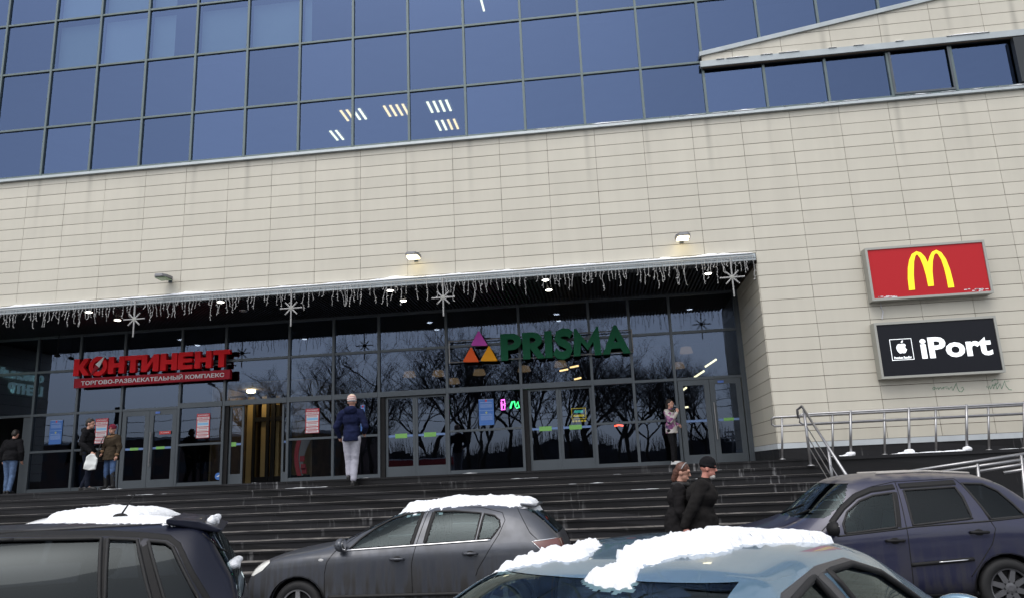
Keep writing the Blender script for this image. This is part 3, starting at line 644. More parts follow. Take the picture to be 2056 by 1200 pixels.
# red sign: КОНТИНЕНТ
RED = mat('sign_red', (.78, .012, .02), .6, spec=.2); DRED = mat('sign_dark_red', (.36, .015, .03), .6, spec=.2); GREEN = mat('sign_green', (.006, .10, .045), .6, spec=.2)
r = empty('entrance_sign', (2.5, GY-.1, 5.1)); tag(r, 'red sign with raised Cyrillic letters and a compass in the O', 'sign'); o0 = Vector(r.location)
def rel(o):
    o.location = -Vector(o.parent.location); return o
lx = lambda v: .115+(v-105)/(1895-105)*4.86
zb = lambda v: 5.175-.0
for ch, a, b in (('К', 105, 285), ('Н', 510, 695), ('Т', 700, 890), ('И', 892, 1090), ('Н', 1110, 1300), ('Е', 1310, 1475), ('Н', 1500, 1690), ('Т', 1705, 1895)):
    rel(glyph(ch, lx(a), lx(b), 5.16, 5.66, GY-.44, .06, 'letter', RED, r))
cx_, cz_ = (lx(285)+lx(495))/2, 5.41
me = curve_mesh([arc(cx_, cz_, .29, .29, 0, 351, 39), arc(cx_, cz_, .155, .155, 0, 351, 39)], .06, 'letter')
for v in me.vertices: v.co.y += GY-.44
lo = rel(link('letter', me, RED, r))
for nm, pts, m_ in (('needle', [(cx_+.22, cz_+.29), (cx_-.06, cz_+.05), (cx_+.06, cz_-.05)], WHITE), ('needle', [(cx_-.21, cz_-.29), (cx_-.06, cz_+.05), (cx_+.06, cz_-.05)], DRED)):
    me = curve_mesh([pts], .012, nm)
    for v in me.vertices: v.co.y += GY-.52
    rel(link(nm, me, m_, r))
q = MB(); q.box(.165, 5.0, GY-.50, GY-.36, 4.80, 5.075); rel(q.build('board', DRED, r, bevel=.008))
me = fit_text(text_mesh('ТОРГОВО-РАЗВЛЕКАТЕЛЬНЫЙ КОМПЛЕКС'.replace('Л', 'Λ'), .2, 'lettering', .004, .004), .40, 4.83, 4.868, 5.022, GY-.506); rel(link('lettering', me, WHP, r))
q = MB()
for z in (5.25, 5.55): q.box(.15, 4.95, GY-.36, GY-.33, z-.015, z+.015)
for x in (1.46, 3.26, 4.6): q.box(x-.02, x+.02, GY-.33, GY-.262, 4.9, 4.94); q.box(x-.02, x+.02, GY-.33, GY-.262, 5.25, 5.29)
rel(q.build('bracket', ALU, r))
r.location.y += .2; r.location.x -= .09
# green sign PRISMA
r = empty('shop_sign', (14, GY-.1, 4.8)); tag(r, 'dark green raised shop letters with three coloured triangles on a rail frame', 'sign')
px_ = lambda v: 12.80+(v-540)/(1905-540)*(16.353-12.80)
for ch, a, b in (('P', 540, 765), ('R', 775, 1008), ('I', 1012, 1090), ('S', 1100, 1312), ('M', 1310, 1602), ('A', 1612, 1905)):
    rel(glyph(ch, px_(a), px_(b), 4.845, 5.585, GY-.42, .05, 'letter', GREEN, r))
for col, pts in (('triangle_magenta', ((315, 165), (232, 325), (412, 325))), ('triangle_orange', ((235, 335), (145, 500), (318, 498))), ('triangle_yellow', ((425, 322), (332, 490), (517, 488)))):
    ps = [at(900+u/5.272, 630+v/5.272, GY-.45) for u, v in pts]; cc = sum(ps, Vector())/3; out = []
    for k in range(3):      # rounded corners
        p = ps[k]; a_ = (ps[k-1]-p).normalized()*.05; b_ = (ps[(k+1) % 3]-p).normalized()*.05
        for t in range(5):
            t /= 4; q_ = p+a_*(1-t)**2+b_*t**2; out.append((q_.x, q_.z))
    me = curve_mesh([out], .06, 'triangle')
    for v in me.vertices: v.co.y += GY-.42
    rel(link('triangle', me, mat(col, {'triangle_magenta': (.62, .09, .50), 'triangle_orange': (.85, .12, .025), 'triangle_yellow': (.90, .38, .015)}[col], .6, spec=.2), r))
q = MB(); xa, xb = 11.32, 16.42
for z in (4.90, 5.50): q.tube([(xa, GY-.30, z), (xb, GY-.30, z)], .018, 6)
for x in (xa, xb): q.tube([(x, GY-.30, 4.88), (x, GY-.30, 5.52)], .018, 6)
for x in (xa, 13.29, 15.26, xb): q.tube([(x, GY-.30, 5.5), (x, GY-.18, 5.5)], .015, 6)
rel(q.build('rail_frame', mat('rail_grey', (.28, .27, .26), .4, .7), r))
r.location.y += .12
# office centre sign on the left reveal, seen reversed in the glass
r = empty('office_sign', (XL, 1.2, 4.6)); tag(r, 'pale raised Cyrillic letters on the left reveal, seen mirrored in the glass', 'sign')
for body, z0, z1 in (('ОФИСНЫЙ', at(40, 758, 4.9).z-.16, at(40, 758, 4.9).z+.16), ('ЦЕНТР', at(30, 787, 4.9).z-.2, at(30, 787, 4.9).z+.2)):
    me = text_mesh(body, .4, 'lettering', .03, .012); fit_text(me, 0, 1.9 if 'О' in body[:1] else 1.5, z0, z1, 0)
    for v in me.vertices: x_, y_ = v.co.x, v.co.y; v.co = Vector((XL+.05-y_, 0.35+x_, v.co.z))
    # letters read left to right for someone facing the reveal from the right, so run them towards the street
    for v in me.vertices: v.co.y = v.co.y
    rel(link('lettering', me, mat('sign_pale_green', (.7, .85, .8), .4, emit=(.62, .9, .8), es=.55), r))

# signs on the tile wall
SILV = mat('sign_frame_silver', (.36, .36, .33), .4, .4)
def signbox(corners, name, lab, face):
    ps = [at(x, y, -.26) for x, y in corners]; x0 = (ps[0].x+ps[3].x)/2; x1 = (ps[1].x+ps[2].x)/2; z1 = (ps[0].z+ps[1].z)/2; z0 = (ps[2].z+ps[3].z)/2
    r = empty(name, ((x0+x1)/2, -.02, z0)); tag(r, lab, 'sign')
    q = MB(); q.box(x0+.055, x1-.055, -.262, -.02, z0+.055, z1-.055); rel(q.build('panel', face, r))
    q = MB(); y0, y1 = -.285, -.016; t = .052
    q.box(x0, x1, y0, y1, z1-t, z1); q.box(x0, x1, y0, y1, z0, z0+t); q.box(x0, x0+t, y0, y1, z0+t+.0005, z1-t-.0005); q.box(x1-t, x1, y0, y1, z0+t+.0005, z1-t-.0005)
    rel(q.build('frame', SILV, r)); return r
def pix6(pts, Y): return [(lambda p: (p.x, p.z))(at(1720+u/3.637, 470+v/3.637, Y)) for u, v in pts]
rs = signbox(((1735, 497), (1977, 484), (1993, 589), (1751, 604)), 'restaurant_sign', 'red wall sign with two tall yellow arches', mat('sign_face_red', (.42, .012, .018),   .45, spec=.25, emit=(.6, .02, .03), es=.05))
arch = [(382, 410), (373, 330), (373, 250), (383, 190), (402, 147), (435, 127), (468, 137), (498, 168), (519, 210), (532, 165), (550, 131), (580, 117), (617, 135), (652, 185), (682, 262), (702, 340), (712, 388), (668, 392), (655, 320), (638, 250), (617, 188), (592, 147), (578, 141), (565, 155), (555, 200), (553, 275), (563, 378), (522, 382), (505, 300), (485, 232), (462, 175), (440, 149), (428, 160), (418, 205), (416, 300), (425, 406)]
me = curve_mesh([pix6(arch, -.265)], .004, 'arches')
for v in me.vertices: v.co.y += -.270
rel(link('arches', me, mat('arch_yellow', (.85, .68, .01), .35, emit=(1, .8, .02), es=.35), rs))
q = MB()
for k in range(22):
    a = at(1720+(770+rng.random()*190)/3.637, 470+(395+rng.random()*25)/3.637, -.268) if k < 14 else at(1720+(165+rng.random()*140)/3.637, 470+(450+rng.random()*10)/3.637, -.268)
    w_ = rng.uniform(.015, .06); q.box(a.x-w_, a.x+w_, -.2655, -.2635, a.z-.008, a.z+.008)
rel(q.build('frost_marks', SNOW, rs))
ps_ = signbox(((1754, 648), (2001, 633), (2015, 746), (1769, 761)), 'phone_shop_sign', 'black wall sign with a white fruit emblem and lettering', mat('sign_face_black', (.008, .009, .014), .4, spec=.2))
LIT = mat('sign_lit_white', (.85, .87, .88), .4, emit=(.9, .95, 1), es=.45)
a, b = at(1720+478/3.637, 470+905/3.637, -.265), at(1720+975/3.637, 470+745/3.637, -.265)
zb0 = (at(1720+500/3.637, 470+906/3.637, -.265).z+at(1720+960/3.637, 470+882/3.637, -.265).z)/2; zt0 = (at(1720+500/3.637, 470+745/3.637, -.265).z+at(1720+930/3.637, 470+735/3.637, -.265).z)/2
me = fit_text(text_mesh('iPort', .5, 'lettering', .003, .016), a.x, b.x, zb0-.0, zt0, -.268); rel(link('lettering', me, LIT, ps_))
q = MB(); c4 = [at(1720+u/3.637, 470+v/3.637, -.265) for u, v in ((240, 766), (402, 756), (418, 911), (258, 921))]
x0 = (c4[0].x+c4[3].x)/2; x1 = (c4[1].x+c4[2].x)/2; z1 = (c4[0].z+c4[1].z)/2; z0 = (c4[2].z+c4[3].z)/2
for bx in ((x0, x1, z1-.012, z1), (x0, x1, z0, z0+.012), (x0, x0+.012, z0, z1), (x1-.012, x1, z0, z1)): q.box(bx[0], bx[1], -.2672+rng.random()*.0004, -.2635, bx[2], bx[3])
rel(q.build('emblem_border', LIT, ps_))
me = fit_text(text_mesh('Premium Reseller', .1, 'lettering', .002, .004), x0+.05, x1-.05, z0+.03, z0+.085, -.267); rel(link('lettering', me, LIT, ps_))
acx, acz, ar = (x0+x1)/2, z0+.265, .115
app = [(0, .78), (.3, .92), (.62, .86), (.86, .62), (.70, .36), (.68, .10), (.80, -.12), (.96, -.24), (.80, -.62), (.52, -.95), (.22, -.98), (0, -.88), (-.22, -.98), (-.50, -.95), (-.82, -.55), (-.97, -.05), (-.92, .42), (-.66, .80), (-.3, .92)]
me = curve_mesh([[(acx+u*ar, acz+v*ar) for u, v in app], [(acx+u*ar, acz+v*ar) for u, v in ((.02, 1.02), (.06, 1.3), (.22, 1.5), (.44, 1.58), (.42, 1.3), (.26, 1.1))]], .003, 'emblem')
for v in me.vertices: v.co.y += -.268
rel(link('emblem', me, LIT, ps_))
q = MB(); p0 = [at(x, y, -.03) for x, y in ((1768, 604), (1769, 617), (1773, 625), (1771, 640))]; q.tube(p0, .016, 5); tag(q.build('cable', mat('cable_white', (.6, .6, .62), .6)), 'pale cable hanging between the red and the black wall sign', 'cable')
# spray tags
SPR = mat('green_spray', (.06, .24, .13), .8)
for lab, strokes in (('wider green scribbled tag on the tiles below the black sign', [[(683, 300), (690, 280), (705, 285), (700, 305), (684, 308)], [(700, 280), (722, 300), (735, 283), (742, 305)], [(742, 305), (760, 280), (775, 303), (790, 280), (795, 302)], [(790, 283), (830, 275), (825, 300)], [(838, 285), (845, 305), (872, 275), (886, 315), (920, 240), (932, 290), (950, 325), (975, 328), (995, 300), (985, 278), (970, 290)]]), ('smaller green zigzag tag on the tiles, right of the wider one', [[(1240, 300), (1255, 265), (1262, 300), (1285, 255), (1295, 298), (1312, 235), (1330, 300)], [(1275, 225), (1300, 203), (1335, 210), (1340, 235), (1310, 262), (1280, 255)], [(1330, 300), (1360, 245), (1375, 300), (1408, 215), (1420, 270), (1450, 305), (1478, 308)], [(1225, 270), (1230, 285)], [(1425, 222), (1432, 225)], [(1443, 218), (1450, 220)]])):
    q = MB()
    for s_ in strokes:
        q.tube([(lambda p: (p.x, -.0165, p.z))(at(1736+u/5, 720+v/5, -.016)) for u, v in s_], .006, 5)
    tag(q.build('graffiti', SPR), lab, 'graffiti', 'green tags below the signs')

# ------------------------------------------------------------------ posters on the glass
def poster(c, kind_, lab):
    ps = [at(x, y, GY-.07) for x, y in c]; x0 = (ps[0].x+ps[3].x)/2; x1 = (ps[1].x+ps[2].x)/2; z1 = (ps[0].z+ps[1].z)/2; z0 = (ps[2].z+ps[3].z)/2; y = GY-.020
    r = empty('poster' if kind_ == 'red' else 'notice', ((x0+x1)/2, y, z0)); tag(r, lab, 'poster' if kind_ == 'red' else 'notice', 'opening hours posters' if kind_ == 'red' else 'blue notices on the glass')
    W_, H_ = x1-x0, z1-z0; X = lambda u: x0+u*W_; Z = lambda v: z0+v*H_
    q = MB(); q.box(x0, x1, y, y+.006, z0, z1); rel(q.build('sheet', REDP if kind_ == 'red' else BLUEP, r))
    def blk(m_, *bs):
        q = MB()
        for u0, u1, v0, v1 in bs: q.box(X(u0), X(u1), y-.003, y-.001, Z(v0), Z(v1))
        return rel(q.build('print', m_, r))
    def tx(s_, u0, u1, v0, v1, m_):
        me = fit_text(text_mesh(s_, .1, 'lettering', .0005, .002), X(u0), X(u1), Z(v0), Z(v1), y-.0045); rel(link('lettering', me, m_, r))
    if kind_ == 'red':
        tx('КОНТИНЕНТ', .1, .9, .90, .96, WHP)
        blk(WHP, (.04, .96, .76, .86), (.07, .93, .47, .73), (.07, .93, .27, .44), (.07, .93, .15, .23), (.04, .96, .02, .12))
        tx('10:00-22:00', .1, .9, .78, .84, REDP)
        blk2 = MB(); blk2.box(X(.1), X(.9), y-.0042, y-.0035, Z(.53), Z(.62)); rel(blk2.build('print', SKYB, r))
        q = MB()
        for v in (.66, .695, .37, .40, .30, .18, .06, .09): q.box(X(.16), X(.84), y-.0042, y-.0035, Z(v), Z(v+.014))
        rel(q.build('print', REDP, r))
    else:
        q = MB()
        for v in (.88, .86, .80, .77, .74, .71, .68, .42, .40, .35, .32, .29, .26, .23, .20): q.box(X(.1), X(.9 if v not in (.88, .42) else .8), y-.0042, y-.0035, Z(v), Z(v+.009))
        q.box(X(.02), X(.98), y-.0042, y-.0035, Z(.56), Z(.57)); q.box(X(0), X(1), y-.0042, y-.0035, Z(.985), Z(1))
        rel(q.build('print', mat('notice_pale', (.4, .52, .75), .6), r))
        q = MB(); q.ell((X(.5), y-.004, Z(.94)), (.03, .002, .03)); rel(q.build('print', REDP, r))
        q = MB(); q.ell((X(.5), y-.004, Z(.48)), (.03, .002, .03)); rel(q.build('print', mat('emblem_olive', (.4, .45, .2), .6), r))
poster(((98, 843), (123, 842), (121, 890), (96, 891)), 'blue', 'blue notice at the far left between the office door and the waiting man')
poster(((189, 840), (214, 838), (213, 888), (188, 890)), 'red', 'red and white opening hours poster half hidden behind the waiting couple')
poster(((393, 830), (419, 828), (419, 877), (392, 879)), 'red', 'red and white opening hours poster left of the open sliding door')
poster(((612, 820), (639, 818), (640, 867), (612, 869)), 'red', 'red and white opening hours poster right of the open sliding door')
poster(((960, 801), (990, 799), (992, 851), (962, 853)), 'blue', 'blue notice between the two closed sliding doors')
poster(((722, 812), (730, 811), (733, 863), (724, 865)), 'blue', 'blue notice almost hidden behind the man in the navy jacket')
p = at(1162, 829, GY+.3); r = empty('hours_sign', p); tag(r, 'small yellow framed green sign behind the right sliding door', 'sign')
q = MB(); q.box(-.20, .20, 0, .01, -.15, .15); q.build('panel', mat('panel_black', (.02, .03, .02), .5), r)
q = MB()
for bx in ((-.2, .2, .135, .15), (-.2, .2, -.15, -.135), (-.2, -.185, -.15, .15), (.185, .2, -.15, .15)): q.box(bx[0], bx[1], -.006, -.001, bx[2], bx[3])
for k in range(5): q.box(-.19+.08*k, -.13+.08*k, -.006, -.001, -.23, -.18)
q.build('border', mat('sign_yellow', (.6, .45, .03), .5, emit=(.8, .6, .05), es=.4), r)
q = MB(); q.box(-.12, .12, -.006, -.002, .02, .09); q.build('print', mat('print_teal', (.03, .4, .3), .5, emit=(.05, .6, .45), es=.4), r)
q = MB(); q.box(-.15, .15, -.006, -.002, -.09, -.03); q.build('print', MATS['sign_yellow'], r)
q = MB(); a, b = at(319, 871, GY-.07), at(342, 865, GY-.07); q.box(a.x, b.x, GY-.05, GY-.046, a.z, b.z+.02); r = q.build('sticker_sign', mat('sticker_red', (.6, .05, .05), .5)); tag(r, 'small red sticker on the right leaf of the left double door', 'sticker')
me = fit_text(text_mesh('К СЕБЕ', .1, 'lettering', .0005, .002), a.x+.05, b.x-.05, a.z+.035, b.z-.01, GY-.052); link('lettering', me, WHP, r)
q = MB(); a = at(316, 827, GY-.07); q.box(a.x-.07, a.x+.07, GY-.05, GY-.046, a.z-.03, a.z+.03); tag(q.build('sticker', mat('sticker_blue', (.1, .2, .6), .5)), 'small blue label on top of the left double door', 'sticker')
q = MB(); a = at(1447, 765, GY-.07); q.box(a.x-.08, a.x+.08, GY-.05, GY-.046, a.z-.03, a.z+.03); tag(q.build('sticker', MATS['sticker_blue']), 'small blue label on top of the right double door', 'sticker')
q = MB(); a = at(438, 955, GY-.02); q.lathe([(.10, -.004), (.10, 0)], (a.x, GY-.014, a.z), 'y', 20); r = q.build('round_sticker', BLUEP); tag(r, 'round blue sticker low on the glass left of the open door', 'sticker')
q = MB(); q.prism([(-.06, -.02), (.01, .03), (.06, .05), (.02, -.01)], lambda u, v, d: (a.x+u, d, a.z+v), GY-.022, GY-.019); q.build('print', WHP, r)
# feather banner inside the glass
p = at(611, 950, 4.0); q = MB(); pts = []
bp_ = [at(597+(6*sin(k/9*pi)*-1), 882+k*8, 4.0) for k in range(10)]
q2 = [(b_.x, b_.z) for b_ in bp_]; wd = [.20]*10
q.prism([(x, z) for x, z in q2]+[(x+.42-.25*k/9, z) for k, (x, z) in list(enumerate(q2))[::-1]], lambda u, v, d: (u, d, v), 4.0, 4.01)
r = q.build('feather_banner', mat('banner_pale', (.34, .34, .36), .7)); tag(r, 'curved red and white feather banner inside the glass by the man in navy', 'banner')
q = MB(); q.prism([(x-.002, z) for x, z in q2]+[(x+.13, z) for x, z in q2[::-1]], lambda u, v, d: (u, d, v), 3.985, 3.998); q.build('stripe', REDP, r)
q = MB()
for k in (5, 7, 8): q.box(q2[k][0]+.17, q2[k][0]+.32, 3.985, 3.998, q2[k][1]-.06, q2[k][1]+.10)
q.build('print', REDP, r)
# camera under the canopy
p = at(115, 713, GY-.3); r = empty('security_camera', p); tag(r, 'small black camera hanging under the soffit at the far left', 'camera')
q = MB(); q.lathe([(.03, 0), (.05, .02), (.05, .16), (.03, .18)], (0, -.1, 0), 'y', 10); q.build('housing', BLACK, r, True)
q = MB(); q.tube([(0, 0, .04), (0, 0, ZS-p.z)], .012, 6); q.build('arm', BLACK, r)

# ------------------------------------------------------------------ icicle lights and stars
ICE = mat('frosted_wire', (.42, .42, .42), .6)
sx_ = [at(x, y, -.15).x for x, y in ((270, 640), (585, 618), (890, 600), (1470, 557))]
segs = [(XL-1, sx_[0]-.1, 'icicle light string at the far left, before the first star'), (sx_[0]-.05, sx_[1]-.1, 'icicle light string between the first and second star'), (sx_[1]-.05, sx_[2]-.1, 'icicle light string between the second and third star'), (sx_[2]-.05, (sx_[2]+sx_[3])/2, 'icicle light string right after the third star'), ((sx_[2]+sx_[3])/2+.05, XR-.08, 'icicle light string ending at the right star and reveal')]
for a, b, lab in segs:
    q = MB(); x = a; dense = 0
    q.tube([(a, -.135, 6.60), (b, -.135, 6.60)], .008, 5)
    while x < b:
        if rng.random() < .10: x += rng.uniform(.1, .22)
        L_ = rng.choice((.16, .22, .28, .34, .42, .5))*rng.uniform(.8, 1.1); n_ = max(3, int(L_/.06)); pts = []; dx = dy = 0
        for k in range(n_+1):
            pts.append((x+dx, -.135+dy, 6.60-.08-L_*k/n_ if k else 6.60)); dx += rng.uniform(-.022, .022); dy += rng.uniform(-.015, .015)
        q.tube(pts, .0065, 3)
        for p in pts[1:]:
            if rng.random() < .75: q.tube([p, (p[0]+rng.uniform(-.04, .04), p[1]+rng.uniform(-.02, .02), p[2]-rng.uniform(.0, .035))], .0085, 3)
        x += rng.uniform(.06, .125)
    tag(q.build('icicle_lights', ICE), lab, 'light string', 'icicle lights along the canopy edge')
for k, (xx, lab) in enumerate(zip(sx_, ('star light over the red sign, leftmost of the four', 'star light between the red sign and the man in navy', 'star light just left of the three coloured triangles', 'star light at the right end beside the tile reveal'))):
    r = empty('star_light', (xx, -.16, 6.10)); tag(r, lab, 'star light', 'star lights hung on the canopy edge'); q = MB()
    for a_ in range(8):
        t = radians(45*a_); L_ = {0: .27, 4: .27, 2: .46, 6: .44}.get(a_, .185)
        q.tube([(.055*cos(t), 0, .055*sin(t)), (L_*cos(t), 0, L_*sin(t))], .016, 6)
        for m_ in range(int(L_/.035)): q.tube([((.06+.035*m_)*cos(t), -.004, (.06+.035*m_)*sin(t)), ((.078+.035*m_)*cos(t), -.004, (.078+.035*m_)*sin(t))], .019, 6)
    q.build('rays', ICE, r)
    q = MB(); q.lathe([(.035, -.02), (.06, -.01), (.06, .01), (.035, .02)], (0, 0, 0), 'y', 12); q.build('hub', mat('hub_grey', (.3, .3, .28), .5), r)
# snow on the canopy edge, ledges and platform
def snow_strip(name, x0, x1, y0, y1, z, h, lab, gap=.35, seed=3, step=.05):
    rr = random.Random(seed); q = MB(); x = x0; nx = int((x1-x0)/step); prof = []
    for i in range(nx+1):
        xx = x0+i*step; v = noise.noise(Vector((xx*.9, seed, 0)))*.6+noise.noise(Vector((xx*3.1, seed, 4)))*.35+noise.noise(Vector((xx*9, seed, 8)))*.2
        prof.append(max(0, h*(v+gap)/(gap+.6)))
    for i in range(nx):
        a, b = prof[i], prof[i+1]
        if a <= .004 and b <= .004: continue
        xa, xb = x0+i*step, x0+(i+1)*step; base = len(q.v)
        for xx, hh in ((xa, a), (xb, b)):
            for u, v in ((0, 0), (.08, .75), (.3, 1), (.7, .95), (1, .6)): q.v.append((xx, y0+(y1-y0)*u-(.012 if u == .08 else 0), z+hh*v))
        for k in range(4): q.f.append((base+k, base+k+1, base+5+k+1, base+5+k))
    o = link(name, q.mesh(name, True), SNOW); tag(o, lab, 'snow', kind='stuff'); return o
snow_strip('snow', XL-2, XR-.05, -.125, .02, 6.664, .10, 'thin broken snow line lying on the canopy edge', .5, 5)
snow_strip('snow', 14, 34, -.11, .03, 10.36, .05, 'thin snow line on the ledge under the strip windows', .05, 9)
snow_strip('snow', 18.6, 40, gy-.06, -.04, 11.80, .045, 'thin snow line on the drip ledge of the gable wing', -.02, 12)
snow_strip('snow', XSTEP+1, 40, -2.5, -2.2, ZLAND+.012, .05, 'small snow patches on the edge of the ramp platform', .05, 21)
for k, g in ((0, -.2), (1, -.08), (2, -.12), (3, -.2), (5, -.22), (8, -.26)):
    snow_strip('snow', -6, XSTEP-.1, -2.72-TR*k, -2.62-TR*k, ZLAND-SH*k+.001, .016, 'thin trodden snow along step edge %s' % ('top', 'second', 'third', 'fourth', '', 'sixth', '', '', 'ninth')[k], g, 30+k)

# ------------------------------------------------------------------ railings
def railing(name, lab, bars, posts, rb=.024, rp=.026, knob=True):
    r = empty(name, posts[0][0]); tag(r, lab, 'railing'); o0 = Vector(r.location)
    for pts, rad in bars: rel(MB().tube(pts, rad, 8).build('rail', STEEL, r, True))
    for a, b in posts:
        q = MB(); q.tube([a, b], rp, 8); q.lathe([(.07, 0), (.075, .012), (.03, .03)], a, n=12); rel(q.build('post', STEEL, r, True))
    return r
def P3(x, y, Y): p = at(x, y, Y); return (p.x, p.y, p.z)
zr = ZLAND+.004
Y1, Y2 = -2.2, -.55
top = at(1702, 826, Y1).z; low = at(1702, 846, Y1).z
xa = at(1604, 830, Y1).x
loop = [(40, Y1, top), (xa+.05, Y1, top), (xa, Y1, top-.04), (xa, Y1, low+.04), (xa+.05, Y1, low), (40, Y1, low)]
posts = [((at(x, 913, Y1).x, Y1, zr), (at(x, 826, Y1).x, Y1, top+.03)) for x in (1708, 1826, 1943, 2060)]
railing('ramp_railing', 'front steel railing on the ramp platform with thick posts', [(loop, .022)], posts, rp=.027)
top2 = at(1566, 836, Y2).z; low2 = at(1566, 854, Y2).z; xa = at(1549, 845, Y2).x
loop = [(40, Y2, top2), (xa+.05, Y2, top2), (xa, Y2, top2-.04), (xa, Y2, low2+.04), (xa+.05, Y2, low2), (40, Y2, low2)]
posts = [((at(x, 915, Y2).x, Y2, zr), (at(x, 838, Y2).x, Y2, top2-.02)) for x in (1570, 1672, 1777, 1881, 1988, 2095)]
railing('wall_railing', 'rear steel railing close to the tile wall', [(loop, .022)], posts, rp=.024)
xs = XSTEP-.28
ya, yb = -2.95, -5.55; za = ZLAND+.98; zb_ = at(1702, 957, yb).z
xs2 = at(1702, 957, yb).x; xs1 = at(1611, 822, ya).x
f_ = lambda t, dz: (xs1+(xs2-xs1)*t, ya+(yb-ya)*t, za+(zb_-za)*t+dz)
bars = [([(xs1-.07, ya+.12, za-.22), (xs1-.07, ya+.1, za-.06), (xs1, ya, za), f_(1, 0)], .024)]+[([f_(.07, d), f_(1.1, d)], .010) for d in (-.30, -.50, -.70)]
posts = [(((f_(.05, 0)[0]), f_(.05, 0)[1], ZLAND-SH*1), f_(.05, -.02)), (((f_(.62, 0)[0]), f_(.62, 0)[1], ZLAND-SH*5-.0), f_(.62, -.02)), (((f_(.97, 0)[0]), f_(.97, 0)[1], ZLAND-SH*9), f_(.97, -.02))]
railing('stair_handrail', 'sloping steel handrail down the right side of the steps', bars, posts, rp=.026)
Y3 = -4.6; bars = []
for a, b in (((1815, 947), (2110, 902)), ((1890, 946), (2110, 913)), ((1966, 945), (2110, 922)), ((2015, 948), (2110, 933))): 
    bars.append(([P3(a[0], a[1]+14*0, Y3), P3(*b, Y3)], .026))
posts = [((at(x, 1000, Y3).x, Y3, .14), P3(x, y, Y3)) for x, y in ((2050, 913), (1962, 930))]
railing('low_ramp_railing', 'snowy sloping railing of the lower ramp behind the purple minivan', bars, posts, rp=.03)
for x, y, Y in ((1708, 911, Y1), (1826, 911, Y1), (1943, 908, Y1)):
    p = at(x, y, Y); q = MB(); q.ell((p.x, Y-.02, zr+.04), (.09, .07, .055), 14, 8); q.ell((p.x-.13, Y-.02, zr+.015), (.11, .06, .022), 12, 8)
    me = q.mesh('snow', True)
    for v in me.vertices: v.co += Vector((noise.noise(v.co*14), noise.noise(v.co*14+Vector((5, 0, 0))), noise.noise(v.co*14+Vector((9, 0, 0)))))*.02
    tag(link('snow', me, SNOW), 'small snow heap at the foot of a front railing post', 'snow', 'snow heaps at the railing posts', 'stuff')

